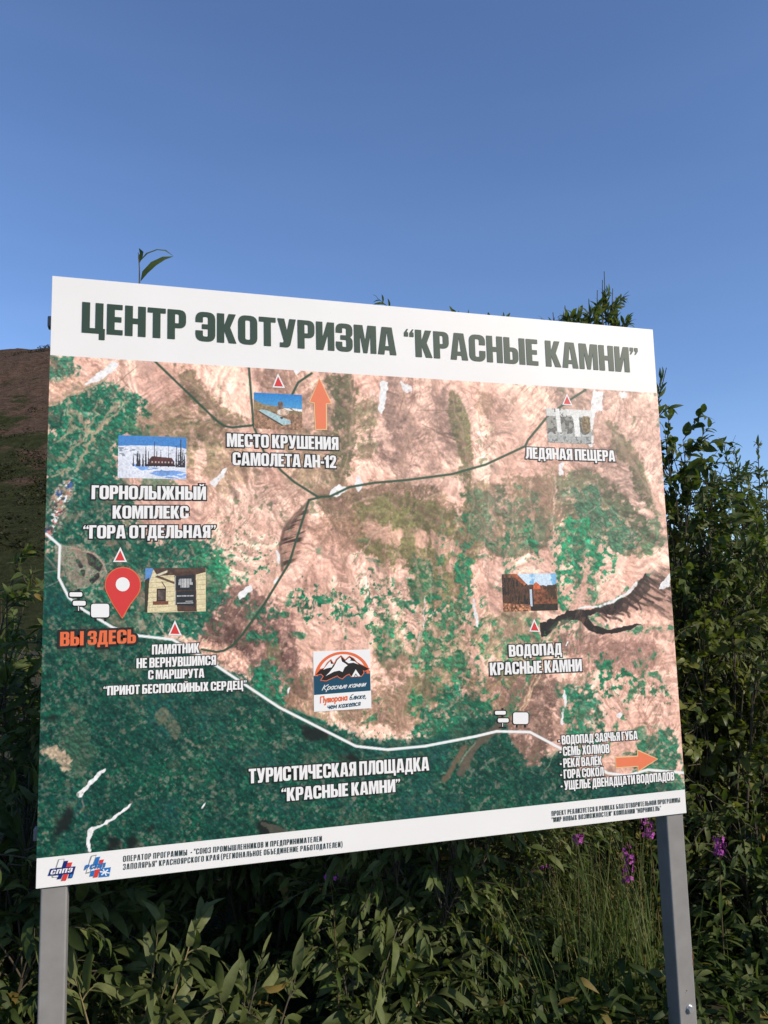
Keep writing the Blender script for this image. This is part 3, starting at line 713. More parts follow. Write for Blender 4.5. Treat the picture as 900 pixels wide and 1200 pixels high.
# gullies: grain drawn out along the fall line of each slope (x, y, direction in degrees, spacing)
FALL = [(130, 440, 40, 5), (210, 450, 48, 6), (250, 540, 62, 6), (300, 620, 118, 5), (330, 520, 75, 6), (340, 600, 150, 4), (400, 690, 80, 5), (470, 480, 95, 6), (410, 600, 20, 6), (500, 640, 88, 5), (560, 500, 55, 7), (620, 480, 125, 6), (690, 520, 68, 6), (750, 560, 60, 5), (580, 600, 85, 6), (590, 680, 92, 5), (700, 640, 122, 5), (760, 640, 140, 5), (730, 800, 118, 5), (700, 770, 105, 6), (540, 750, 100, 5), (300, 740, 70, 5), (450, 770, 95, 6), (620, 850, 80, 5)]
wsum = np.zeros(PX.shape); gul = np.zeros(PX.shape); gline = np.zeros(PX.shape)
for q, (fx_, fy_, ang, spc) in enumerate(FALL):
    wq = np.exp(-((WX - fx_) ** 2 + (WY - fy_) ** 2) / (2 * 42 ** 2)) + 1e-9
    ca, sa = math.cos(math.radians(ang)), math.sin(math.radians(ang))
    al = PX * ca + PY * sa; ac = -PX * sa + PY * ca + (n4 - .5) * 18 + (n2 - .5) * 4
    g_ = fbm(al / 4.5, ac, spc * 1.5, 4, 100 + q, .6)
    r_ = 1 - np.abs(2 * g_ - 1)
    gul += wq ** 2 * np.clip(np.gradient(g_, axis=1) * 9 * abs(sa) * np.sign(-sa) + np.gradient(g_, axis=0) * 9 * abs(ca), -1, 1); gline += wq ** 2 * smooth(.86, .97, r_); wsum += wq ** 2
gul /= wsum; gline /= wsum
open_ = 1 - fm
shade = relief(rw, (.6, 1), 7) * .5 + gul * .95
shade = shade * (.5 + 1.0 * smooth(.35, .65, n4))
# drainage: every point belongs to its nearest valley; gullies run down to it, and the two flanks of a valley face different ways
VAL = [[(181, 424), (230, 455), (262, 490), (297, 500), (320, 540), (345, 565), (372, 580)], [(410, 440), (414, 490), (405, 540), (398, 567), (372, 582)], [(372, 582), (420, 568), (480, 562), (545, 552)], [(530, 458), (545, 500), (552, 550), (556, 610), (545, 660), (548, 720), (556, 760), (570, 830)],
       [(655, 545), (650, 600), (648, 660), (652, 700)], [(705, 490), (740, 540), (775, 605)], [(362, 588), (335, 640), (310, 700), (283, 745)], [(480, 650), (497, 700), (490, 760), (478, 800), (470, 860)], [(640, 745), (690, 720), (745, 690), (760, 670)], [(690, 722), (720, 740), (790, 733)], [(640, 745), (620, 800), (590, 850)],
       [(658, 800), (662, 850), (680, 880)], [(60, 470), (110, 450), (135, 425)], [(230, 585), (268, 545), (310, 525)], [(262, 720), (285, 690), (325, 648)], [(436, 600), (402, 645), (422, 700), (428, 770), (415, 860)], [(240, 770), (330, 830), (420, 874), (500, 874), (582, 857)], [(700, 457), (692, 520), (655, 545)], [(470, 445), (482, 500), (470, 560)],
       [(602, 465), (612, 520), (590, 550)], [(775, 760), (735, 820), (700, 890)], [(590, 560), (600, 610), (592, 665), (600, 700)], [(520, 600), (515, 660), (520, 730), (508, 800)], [(700, 640), (690, 680), (700, 708)], [(455, 640), (452, 700), (458, 760)], [(340, 440), (348, 480), (330, 520)], [(375, 680), (385, 740), (365, 800)]]
keep = img.copy(); prot = np.clip(smooth(212, 228, img.min(-1)) + smooth(85, 65, img.max(-1)) + .8 * ga, 0, 1)[..., None]     # snow and the canyon stay as they are
VX = PX + (n4 - .5) * 20 + (n2 - .5) * 5; VY = PY + (fbm(PX, PY, 28, 5, 131) - .5) * 20 + (fbm(PX, PY, 14, 4, 133) - .5) * 5
vd = np.full(PX.shape, 1e9); va = np.zeros(PX.shape)
for q, ln in enumerate(VAL):
    acc = q * 531.0
    for (x0, y0), (x1, y1) in zip(ln[:-1], ln[1:]):
        vx, vy = x1 - x0, y1 - y0; l2 = vx * vx + vy * vy
        t = np.clip(((VX - x0) * vx + (VY - y0) * vy) / l2, 0, 1); dd = np.hypot(VX - x0 - t * vx, VY - y0 - t * vy)
        side = np.sign((VX - x0) * vy - (VY - y0) * vx); m = dd < vd
        vd = np.where(m, dd, vd); va = np.where(m, acc + t * math.sqrt(l2) + side * 211.0 + .55 * dd, va); acc += math.sqrt(l2)
db = blur(vd, 2); gy, gx_ = np.gradient(db); gm_ = np.hypot(gx_, gy) + 1e-6
flank = (gx_ * .65 + gy * .76) / gm_                              # light from the upper left of the sheet
flank = blur(flank, 1) * smooth(1, 7, vd)
gn = lambda o: fbm((va + o) / 8.0, vd / 34.0, 1.0, 3, 141, .6)
rib = np.clip((gn(1.1) - gn(-1.1)) * 5, -1, 1) * smooth(2, 9, vd) * smooth(70, 30, vd)
crest = smooth(.75, .35, gm_ / (np.median(gm_) + 1e-6))
wet = smooth(5.5, 1, vd + (n3 - .5) * 6)
shade = shade * .45 + .55 * flank * (.6 + .8 * n1) + .72 * rib * (.5 + n1)
slopes = smooth(.60, .70, gn(0)) * smooth(3, 10, vd) * smooth(60, 25, vd)
mixc((1 - fm) * wet * .26, (128, 104, 82)); mixc((1 - fm) * crest * .2, (250, 216, 196))
lowr = smooth(600, 680, PY) * (1 - fm) * smooth(250, 330, PX)
mixc(lowr * slopes * smooth(.48, .6, n4) * .8, (34, 118, 78)); mixc((1 - fm) * smooth(480, 520, PX) * smooth(590, 640, PY) * smooth(7, 2, vd + (n2 - .5) * 16) * smooth(.44, .56, n3) * .75, (36, 122, 80))
mixc((1 - fm) * slopes * smooth(.52, .42, n4) * .28, (156, 124, 104))
img = img * (1 - prot) + keep * prot
snow = np.clip((img.min(-1) - 205) / 20, 0, 1)
img *= (1 + (.22 * open_ * (1 - snow) * (1 - prot[..., 0]) * shade))[..., None]; mixc(open_ * (1 - snow) * gline * smooth(.45, .6, n4) * .5, (140, 104, 88))
tr_ = relief(fbm(PX, PY, 3.4, 3, 87), (.7, 1), 5)
gm = smooth(8, 30, img[..., 1] - img[..., 0])
img *= (1 + (.30 * gm * tr_ + .07 * (1 - gm) * (1 - snow) * tr_))[..., None]
mixc((1 - fm) * (1 - snow) * smooth(.57, .7, fbm(WX, WY, 18, 6, 89, .7)) * .28, (120, 98, 80)); mixc((1 - fm) * (1 - snow) * smooth(.60, .74, fbm(U * .3, V, 6, 5, 93, .65)) * .3, (112, 86, 70))
mixc((1 - gm) * (1 - fm) * (1 - snow) * smooth(.64, .72, n6) * smooth(.5, .65, n1) * smooth(560, 660, PY) * .8, (62, 110, 76))
img *= 1 + (1 - fm)[..., None] * (1 - snow)[..., None] * (1 - gm)[..., None] * np.array([.065, .045, .035])
img *= 1 - (.16 * fm * (1 - snow))[..., None]
# trails and roads printed over the picture
TR = (48, 78, 56)
TRAILS = [[(181.6, 423.5), (253.8, 492.9), (262.4, 499.2), (272, 501), (296, 498.5)], [(291.6, 430), (294, 460), (297, 498)], [(296.5, 497.6), (309, 529), (330, 552), (345, 565), (372, 582)],
          [(362, 586), (376.8, 582.2), (386.9, 581.7), (410, 570.7), (439, 565.8), (479, 562.3), (530, 555.6), (569, 544.5), (615.5, 522.9), (618.5, 516), (639.5, 490.5), (664, 471), (686, 457)],
          [(362, 586), (346.5, 635), (339, 659.7), (310, 707.4), (283, 745), (272, 757), (262.5, 762.4), (253.8, 764), (236.5, 761)], [(365.2, 437.5), (349.3, 448.4), (342, 463)]]
for t in TRAILS: stroke(t, 2.7, TR, .97, 0, .8)
ROAD = [(54.4, 625.7), (70.3, 639.6), (68.9, 677), (80.4, 700), (97.8, 714.7), (132.4, 735.5), (162.8, 745), (201.8, 749.3), (242, 772.4), (277, 795.6), (326.7, 828.7), (416.9, 874.4), (454.2, 878.5), (497.8, 874.4), (557, 863), (582, 857), (621, 857.9), (660, 878.6), (692, 894), (712, 906), (734, 909), (759, 902), (801, 905.6)]
stroke(ROAD, 3.1, (240, 240, 236), 1, 0, .8)
me = np_mesh('map_print', np.stack([XX.ravel(), np.full(XX.size, -0.0006), ZZ.ravel()], 1), grid_faces(NX, NZ), 4)
set_col(me, 'tint', (lin(np.clip(img, 0, 255)) * INK).reshape(-1, 3))
M_map = vcol_mat('map_ink')
mapo = link('map_print', me, M_map, board)
mapo['label'] = 'satellite map of pink slopes and green forest with trails and a white road'

# ---- lettering
K_title = printed('dark_green_ink', (52, 72, 56)); K_white = printed('white_ink', (238, 237, 233), vary=.02); K_dark = printed('dark_ink', (40, 40, 37))
K_or = printed('orange_ink', (232, 112, 66)); K_red = printed('red_ink', (214, 62, 58)); K_org2 = printed('light_orange_ink', (236, 128, 88)); K_foot = printed('footer_ink', (44, 62, 50))
K_cream = printed('pale_orange_ink', (240, 196, 140)); K_navy = printed('navy_ink', (24, 42, 112)); K_blue = printed('blue_ink', (40, 116, 186)); K_teal = printed('teal_ink', (22, 74, 96)); K_black = printed('black_ink', (34, 30, 28))
H1, H2 = 0.0018, 0.0026
sh_ = Sheet()
sh_.text('ЦЕНТР ЭКОТУРИЗМА “КРАСНЫЕ КАМНИ”', (95.8, 389.6), (749, 437.2), (96.3, 353.8), K_title, H1, track=.055, space=.24)
sh_.build('title_lettering', board, 'big dark green title along the white top band')
def label_text(lines, label, m=K_white, od=.085, **kw):
    s = Sheet()
    for (t, bl, br, top) in lines: s.text(t, bl, br, top, m, H2, outline=K_dark, od=od, **kw)
    return s.build('map_label', mapo, label)
label_text([('МЕСТО КРУШЕНИЯ', (265.9, 523.6), (396.6, 527.4), (266, 508)), ('САМОЛЕТА АН-12', (272.6, 545.2), (394, 548.7), (272.7, 530))], 'white two-line caption under the plane photograph')
label_text([('ЛЕДЯНАЯ ПЕЩЕРА', (615.8, 537.4), (720.8, 540.9), (615.9, 524.2))], 'white caption under the ice cave photograph')
label_text([('ГОРНОЛЫЖНЫЙ', (107.3, 585), (241.4, 585.8), (107.5, 568.8)), ('КОМПЛЕКС', (131.9, 607.8), (221.1, 607.8), (132, 592.5)), ('“ГОРА ОТДЕЛЬНАЯ”', (97.5, 631.2), (252.9, 630.4), (97.7, 615.6))], 'white three-line caption under the snowy lodge photograph')
label_text([('ВЫ ЗДЕСЬ', (70.3, 757.2), (159.3, 753.6), (70.6, 740.6))], 'orange words on black below the red pin', K_or, .16)
label_text([('ПАМЯТНИК', (178, 767), (233.6, 764.8), (178.2, 755.5)), ('НЕ ВЕРНУВШИМСЯ', (159.9, 783), (253.2, 779), (160.1, 771.5)), ('С МАРШРУТА', (173.5, 796.2), (239.3, 794), (173.7, 785.3)), ('“ПРИЮТ БЕСПОКОЙНЫХ СЕРДЕЦ”', (121.2, 815), (289, 807.6), (121.4, 804))], 'white four-line caption beside the white road')
label_text([('ВОДОПАД', (596.3, 769.6), (658.4, 767.2), (596.4, 755.7)), ('КРАСНЫЕ КАМНИ', (574.1, 791.4), (681.8, 786.4), (574.2, 776.6))], 'white two-line caption under the waterfall photograph')
label_text([('ТУРИСТИЧЕСКАЯ ПЛОЩАДКА', (291.5, 918), (502.8, 902.6), (291.8, 901)), ('“КРАСНЫЕ КАМНИ”', (329.8, 939.2), (468.9, 927.4), (330, 923.6))], 'white two-line caption in the dark green forest')
label_text([('- ВОДОПАД ЗАЯЧЬЯ ГУБА', (654, 872.7), (747, 866.4), (654.1, 862)), ('- СЕМЬ ХОЛМОВ', (655.5, 886), (714, 882.3), (655.6, 875)), ('- РЕКА ВАЛЁК', (656, 899.7), (705.3, 896.2), (656.1, 889)), ('- ГОРА СОКОЛ', (656.4, 912.6), (707.4, 909), (656.5, 902)), ('- УЩЕЛЬЕ ДВЕНАДЦАТИ ВОДОПАДОВ', (657, 926), (790, 914.3), (657.1, 915.2))], 'white five-line list left of the orange arrow')
sh_ = Sheet()
sh_.text('ОПЕРАТОР ПРОГРАММЫ  - "СОЮЗ ПРОМЫШЛЕННИКОВ И ПРЕДПРИНИМАТЕЛЕЙ', (144.3, 1010), (377.4, 986), (144.4, 1002.6), K_foot, H1, track=.16, space=.3, thin=.035)
sh_.text('ЗАПОЛЯРЬЯ" КРАСНОЯРСКОГО КРАЯ (РЕГИОНАЛЬНОЕ ОБЪЕДИНЕНИЕ РАБОТОДАТЕЛЕЙ)', (144.3, 1019.4), (401.3, 992.6), (144.4, 1012), K_foot, H1, track=.16, space=.3, thin=.035)
sh_.build('footer_lettering', board, 'small dark print in the lower left of the white bottom band')
sh_ = Sheet()
sh_.text('ПРОЕКТ РЕАЛИЗУЕТСЯ В РАМКАХ БЛАГОТВОРИТЕЛЬНОЙ ПРОГРАММЫ', (646.5, 956.4), (797, 940.2), (646.5, 950.1), K_foot, H1, track=.16, space=.3, thin=.035)
sh_.text('"МИР НОВЫХ ВОЗМОЖНОСТЕЙ" КОМПАНИИ "НОРНИКЕЛЬ"', (646.8, 963.8), (774.6, 949.8), (646.8, 957.6), K_foot, H1, track=.16, space=.3, thin=.035)
sh_.build('footer_lettering', board, 'small dark print in the lower right of the white bottom band')

# ---- markers, arrows, pin, pictograms
def tri_marker(a, l, r, label):
    s = Sheet(); c = np.mean([a, l, r], 0)
    s.px([a, l, r], K_white, H1)
    c = c + np.array([0, .8])
    s.px([tuple(c + (np.array(p) - c) * .68) for p in (a, l, r)], K_red, H1 + .0004)
    s.build('triangle_marker', mapo, label)
tri_marker((325.6, 437.5), (319, 454.2), (334, 454.8), 'small red triangle left of the upright orange arrow')
tri_marker((664.1, 461.1), (658.6, 474.3), (670.6, 475.2), 'small red triangle above the ice cave photograph')
tri_marker((141.1, 641), (132.4, 658.6), (148.8, 658.6), 'small red triangle above the red pin')
tri_marker((205, 726.8), (197.2, 744.1), (213, 744.7), 'small red triangle under the memorial photograph')
tri_marker((625.7, 725), (619.8, 740), (633, 740.6), 'small red triangle under the waterfall photograph')
def arrow(pts, label):
    s = Sheet(); P = [pu(*p) for p in pts]
    s.poly([grow(P, .004)], K_cream, H1); s.poly([P], K_org2, H1 + .0004)
    s.build('direction_arrow', mapo, label)
arrow([(374.4, 444.4), (363.4, 470.7), (368.6, 471.6), (370.2, 502.8), (382, 502.8), (381.8, 472.6), (387.4, 472.4)], 'upright orange arrow')
arrow([(769.6, 889.4), (747.4, 879.8), (747.4, 886.4), (721.6, 888.2), (722, 899), (747.8, 897.2), (748, 902.8)], 'orange arrow pointing right')
s = Sheet()
ring = [(144 + 20 * math.cos(t), 685.6 - 20 * math.sin(t)) for t in np.linspace(math.radians(-32), math.radians(212), 30)]
pin = [pu(*p) for p in ring] + [pu(133, 708), pu(143.2, 723.4), pu(152, 708)]
s.poly([grow(pin, .003)], K_or, H1); s.poly([pin], K_red, H1 + .0004)
s.px([(143.8 + 8.2 * math.cos(t), 684.8 + 8.2 * math.sin(t)) for t in np.linspace(0, 6.283, 25)[:-1]], K_white, H1 + .0009)
s.build('location_pin', mapo, 'red map pin with a white dot')
def rrect(x0, y0, x1, y1, r): return rounded([(x0, y0, r), (x1, y0, r), (x1, y1, r), (x0, y1, r)])
def pictos(bx, k, lab):
    s = Sheet()
    g = lambda x, y: (bx[0] + x * k[0], bx[1] + y * k[1])
    def plate(x0, y0, x1, y1, r, o):
        s.px([g(*q) for q in rrect(x0 - o, y0 - o, x1 + o, y1 + o, r + o * .7)], K_black, H1 + .0001); s.px([g(*q) for q in rrect(x0, y0, x1, y1, r)], K_white, H1 + .0008)
    s.px([g(*q) for q in R4(9.6, -3.4, 12.6, 23)], K_black, H1 - .0003); s.px([g(*q) for q in R4(10.6, 17, 11.6, 22)], K_white, H1 + .0004); s.px([g(*q) for q in R4(6, 22, 16.5, 24)], K_black, H1 - .0001)
    plate(.5, .5, 15.5, 5.5, 1.8, 1.4); plate(4.5, 10.6, 19.5, 16, 1.8, 1.4)
    s.build('signpost_pictogram', mapo, 'white signpost symbol with two boards ' + lab)
    s = Sheet()
    g2 = lambda x, y: (bx[2] + x * k[0], bx[3] + y * k[1])
    s.px([g2(*q) for q in R4(4, 16, 6.5, 20.5)], K_black, H1 - .0003); s.px([g2(*q) for q in R4(15.5, 16, 18, 20.5)], K_black, H1 - .0003)
    s.px([g2(*q) for q in rrect(-1.2, -1.2, 22.4, 17, 4)], K_black, H1 + .0001); s.px([g2(*q) for q in rrect(0, 0, 21.2, 15.8, 3)], K_white, H1 + .0008)
    s.build('board_pictogram', mapo, 'white rounded board symbol ' + lab)
pictos((81, 693.6, 106.8, 707.6), (1.0, 1.0), 'on the road near the red pin')
pictos((579.4, 832.6, 601, 834.8), (.84, .86), 'on the road near the right list')

# ---- small photographs on the map
def inset(name, TL, TR, BR, BL, paint, label, nx=150):
    c = np.array([pu(*q) for q in (TL, TR, BR, BL)])
    x0, x1 = (c[0, 0] + c[3, 0]) / 2, (c[1, 0] + c[2, 0]) / 2; z1, z0 = (c[0, 1] + c[1, 1]) / 2, (c[2, 1] + c[3, 1]) / 2
    nz = int(nx * (z1 - z0) / (x1 - x0))
    uu, vv = np.meshgrid(np.linspace(0, 1, nx), np.linspace(1, 0, nz))       # v runs down the picture
    im = paint(uu, vv)
    im = np.clip(im * (1 + .25 * (fbm(uu * 300, vv * 200, 6, 3, 91) - .5))[..., None], 0, 255)
    me = np_mesh(name, np.stack([(x0 + uu * (x1 - x0)).ravel(), np.full(uu.size, -.0012), (z1 + vv * (z0 - z1)).ravel()], 1), grid_faces(nx, nz), 4)
    set_col(me, 'tint', (lin(im) * INK).reshape(-1, 3))
    o = link(name, me, M_map, mapo); o['label'] = label
class Pt:
    def __init__(s, u, v, base): s.u, s.v = u, v; s.im = np.zeros(u.shape + (3,)) + np.array(base, float)
    def put(s, m, c, vary=0.0, n=None):
        m = np.clip(np.asarray(m, float), 0, 1)[..., None]; c = np.array(c, float)[None, None] * (1 + (0 if n is None else 2 * vary * (n - .5)[..., None]))
        s.im = s.im * (1 - m) + c * m
    def n(s, sc, o=4, seed=0, ax=1, ay=1): return fbm(s.u * 100 * ax, s.v * 65 * ay, sc, o, seed)
    def poly(s, p, c, vary=0.0, n=None, wob=0):
        w = (s.n(6, 3, 99) - .5) * wob
        s.put(inpoly(p, s.u + w, s.v + w), c, vary, n)
def p_ski(u, v):
    p = Pt(u, v, (74, 134, 198)); n = p.n(9, 4, 1)
    p.put(v > .25 - .03 * np.sin(u * 3) + .10 * np.clip(u - .75, 0, 1) + (n - .5) * .03, (222, 226, 234), .05, n)
    p.put((v > .28) & (v < .5) & (u < .3) & (p.n(5, 3, 2, 1, 2) > .6), (140, 150, 160)); p.put((v > .3) & (v < .45) & (u > .75) & (p.n(5, 3, 3, 1, 2) > .62), (140, 150, 160))
    p.poly([(.18, .66), (.35, .70), (.6, .75), (1, .84), (1, .98), (.8, 1), (.55, .92), (.32, .80)], (120, 160, 216), .2, n, .05); p.put((v > .7) & (p.n(7, 3, 5, .4, 2) > .58) & (u > .3), (226, 230, 238))
    for x, t, w in ((.22, .45, .012), (.28, .4, .02), (.31, .42, .018), (.36, .42, .014), (.40, .25, .016), (.44, .36, .012), (.525, .12, .010), (.56, .35, .012), (.62, .3, .008), (.735, .2, .008), (.85, .2, .014), (.88, .3, .012), (.915, .05, .022), (.945, .3, .014), (.97, .4, .016)):
        h = (v - t) / (.72 - t); p.put((h > 0) & (h < 1) & (np.abs(u - x) < w * (.25 + h * .75) * (.5 + p.n(2, 2, int(x * 99)))), (62, 58, 60))
    p.poly([(.45, .55), (.49, .47), (.78, .50), (.82, .58), (.82, .68), (.45, .68)], (84, 52, 46), .3, n); p.put((v > .585) & (v < .63) & (u > .47) & (u < .8) & (np.sin(u * 130) > .2), (190, 176, 170)); p.poly([(.40, .66), (.83, .66), (.83, .70), (.40, .71)], (52, 42, 42))
    return p.im
def p_plane(u, v):
    p = Pt(u, v, (40, 128, 196)); n = p.n(4, 4, 11)
    p.im += (v * 90)[..., None] * np.array([1.1, .8, .3]); hz = .27 + u * .22 - .10 * np.clip(.25 - u, 0, 1) * 2
    p.put(v > .30 + u * .12 + (u < .2) * (u - .2) * .5, (142, 122, 88), .3, n); p.put((v > .48 + u * .1), (152, 118, 92), .5, n)
    p.poly([(.6, .40), (.72, .40), (.8, .46), (.7, .46)], (236, 234, 230)); p.poly([(.78, .40), (1, .41), (1, .48), (.85, .46)], (236, 234, 230))
    p.put((np.hypot((u - .55) / .06, (v - .3) / .09) < 1) | (np.hypot((u - .53) / .06, (v - .40) / .07) < 1), (112, 96, 86), .5, n); p.put(np.hypot((u - .6) / .13, (v - .52) / .09) < 1, (206, 178, 154), .4, n)
    p.poly([(.50, .46), (.54, .46), (.54, .58), (.50, .58)], (220, 216, 210)); p.poly([(.1, .50), (.16, .46), (.28, .49), (.75, .75), (.76, .84), (.6, .88)], (168, 196, 198), .12, n); p.poly([(.1, .51), (.6, .88), (.58, .91), (.09, .54)], (74, 66, 60))
    p.put(np.hypot((u - .57) / .03, (v - .68) / .03) < 1, (44, 44, 44))
    return p.im
def p_cave(u, v):
    p = Pt(u, v, (150, 150, 140)); n = p.n(7, 5, 21)
    p.put(n > .5, (96, 96, 90), .4, p.n(2, 2, 22)); p.put((v < .22) & (p.n(5, 3, 23) > .35), (208, 208, 200)); p.put(v > .68 + (n - .5) * .3, (176, 178, 172), .3, n); p.put((v > .78) & (n > .55), (120, 126, 124))
    p.put((np.abs(u - .24 - .04 * v) < .045) & (v < .7), (228, 228, 222)); p.poly([(.52, .12), (.70, .15), (.72, .8), (.60, .8), (.58, .3)], (232, 232, 226), .05, n); p.put((np.hypot((u - .86) / .11, (v - .42) / .28) < 1), (128, 110, 78), .6, p.n(3, 3, 25)); p.put((v < .18) & (u > .45), (222, 221, 214))
    p.put((u > .95) & (n > .4), (226, 226, 220))
    return p.im
def p_memo(u, v):
    p = Pt(u, v, (222, 208, 166)); n = p.n(5, 3, 31)
    p.put((np.abs(((v + u * .06) * 9) % 1 - .5) > .44), (188, 172, 130)); p.poly([(0, 0), (.14, 0), (.07, .30), (0, .27)], (96, 142, 196)); p.poly([(0, .27), (.07, .2), (.04, 1), (0, 1)], (60, 58, 44))
    p.poly([(.12, .0), (1, 0), (1, .10), (.8, .17), (.5, .16), (.2, .18)], (84, 66, 54), .3, n); p.poly([(.12, .18), (.36, .05), (.36, .1), (.2, .19)], (214, 206, 180)); p.poly([(.2, .16), (.48, .32), (.48, .37), (.16, .2)], (98, 78, 60))
    p.poly([(.47, .1), (.83, .1), (.85, 1), (.53, .99)], (84, 62, 52), .2, n); p.poly([(.485, .19), (.81, .15), (.82, .5), (.49, .51)], (46, 48, 50)); p.poly([(.49, .54), (.82, .52), (.82, .88), (.49, .84)], (46, 48, 50))
    for a, b, y, h in ((.56, .76, .26, .012), (.55, .76, .30, .03), (.54, .78, .36, .03), (.58, .72, .42, .03), (.52, .79, .64, .015), (.66, .78, .76, .01), (.52, .79, .80, .008)): p.put((u > a) & (u < b) & (np.abs(v - y) < h) & ((np.sin(u * 240) > -.5) | (h < .011)), (206, 206, 204))
    for q in ([(.485, .18), (.50, .18), (.50, .52), (.485, .52)], [(.49, .535), (.505, .535), (.505, .85), (.49, .85)]): p.poly(q, (150, 150, 148))
    p.poly([(.19, .46), (.34, .46), (.34, .76), (.19, .76)], (58, 46, 40)); p.poly([(.21, .5), (.32, .5), (.32, .72), (.21, .72)], (96, 84, 78), .4, n); p.poly([(.13, .75), (.38, .75), (.38, .83), (.13, .83)], (120, 76, 56)); p.put(dist([(.27, .31), (.33, .44), (.335, .5)], u, v) < .008, (60, 54, 50))
    return p.im
def p_fall(u, v):
    p = Pt(u, v, (206, 226, 238)); n = p.n(4, 5, 41); c = p.n(5, 4, 42, 1.6, .4)
    p.put(smooth(.45, .6, p.n(14, 4, 43)) * (u > .5), (126, 184, 220)); p.poly([(0, 0), (.28, 0), (.36, .14), (.46, .30), (.58, .30), (.66, .30), (.84, .35), (1, .27), (1, 1), (0, 1)], (104, 72, 52), .8, c, .04)
    p.put((u < .5) & (v > .1) & (c > .52) & (v > (u - .25) * 1.4), (44, 38, 32)); p.poly([(.15, 0), (.27, 0), (.44, .28), (.40, .32), (.2, .06)], (178, 98, 62), .4, n); p.poly([(.56, .42), (.57, .28), (.62, .23), (.68, .30), (.70, .42)], (208, 104, 62), .2, n); p.put((u > .56) & (v > .42) & (v < .82), (122, 74, 50), .6, n)
    p.put((u > .78) & (v > .32) & (v < .7) & (c > .48), (66, 54, 36)); p.poly([(.5, .4), (.56, .4), (.56, 1), (.48, 1)], (42, 40, 36)); p.put((np.abs(u - .515) < .018) & (v > .42) & (v < .88), (190, 206, 218)); p.put((v > .82) & (u > .56), (50, 42, 32), .4, n); p.put((v > .78 + .1 * u) & (u < .5), (158, 108, 78), .8, p.n(2.4, 2, 44))
    return p.im
inset('photo_inset', (138.3, 510), (218.6, 512.8), (218.3, 561.4), (138.3, 560.6), p_ski, 'small photograph of a dark lodge in snow', 200)
inset('photo_inset', (297.6, 460), (354, 463), (354, 503.3), (297.6, 502.7), p_plane, 'small photograph of a wing lying on stony ground')
inset('photo_inset', (640.4, 477.9), (695.5, 481.5), (693.5, 520.5), (641, 518.4), p_cave, 'small grey photograph of an icy cave')
inset('photo_inset', (169.1, 665.8), (241.5, 665.4), (240.9, 717.1), (170.8, 717.5), p_memo, 'small photograph of a cream wall with black plaques', 200)
inset('photo_inset', (587.8, 672.2), (651.5, 672.2), (653.8, 715.7), (589.5, 716.2), p_fall, 'small photograph of a waterfall between brown cliffs', 170)

# ---- white emblem with mountains on the map
s = Sheet()
ec = np.array([pu(*q) for q in ((367.1, 763.3), (433.9, 760.9), (434.8, 830.1), (367.6, 833.9))])
ex0, ex1 = (ec[0, 0] + ec[3, 0]) / 2, (ec[1, 0] + ec[2, 0]) / 2; ez1, ez0 = (ec[0, 1] + ec[1, 1]) / 2, (ec[2, 1] + ec[3, 1]) / 2
# pixel grid of the emblem: x 75..790, y 75..815
eg = lambda pts: [(ex0 + (a - 75) / 715 * (ex1 - ex0), ez1 + (b - 75) / 740 * (ez0 - ez1)) for a, b in pts]
s.poly([eg([(75, 75), (790, 75), (790, 815), (75, 815)])], K_white, H1)
s.poly([eg([(78, 375), (150, 360), (785, 345), (785, 595), (78, 610)])], K_teal, H1 + .0003)
arc = [(435 + 345 * math.cos(t), 395 - 305 * math.sin(t)) for t in np.linspace(math.radians(3), math.radians(177), 40)]; arc2 = [(435 + 305 * math.cos(t), 395 - 272 * math.sin(t)) for t in np.linspace(math.radians(177), math.radians(3), 40)]
s.poly([eg(arc + arc2)], K_or, H1 + .0005)
mt = [(100, 365), (160, 300), (210, 290), (250, 225), (292, 190), (330, 250), (365, 185), (418, 145), (470, 200), (525, 155), (575, 185), (620, 240), (770, 320), (720, 345), (690, 335), (700, 370), (670, 405), (545, 405), (520, 370), (480, 385), (430, 425), (395, 410), (370, 385), (330, 400), (230, 440), (170, 430), (200, 385), (170, 355)]
s.poly([eg(grow(mt, 9))], K_or, H1 + .0007); s.poly([eg(mt)], K_black, H1 + .001)
for q in ([(222, 385), (262, 350), (330, 270), (370, 195), (415, 155), (430, 215), (470, 240), (500, 265), (460, 290), (435, 345), (395, 325), (330, 335)], [(195, 305), (255, 230), (285, 200), (290, 235), (325, 240), (300, 280), (240, 290)], [(470, 210), (522, 168), (545, 190), (530, 205), (590, 220), (640, 262), (575, 235), (510, 240)]): s.poly([eg(q)], K_white, H1 + .0013)
s.poly([eg([(545, 410), (600, 320), (658, 408), (625, 408), (600, 370), (575, 410)])], K_white, H1 + .0013); s.poly([eg([(588, 410), (600, 385), (614, 410)])], K_white, H1 + .0013)
emb = s.build('emblem', mapo, 'square white emblem with mountains, a tent and a teal band')
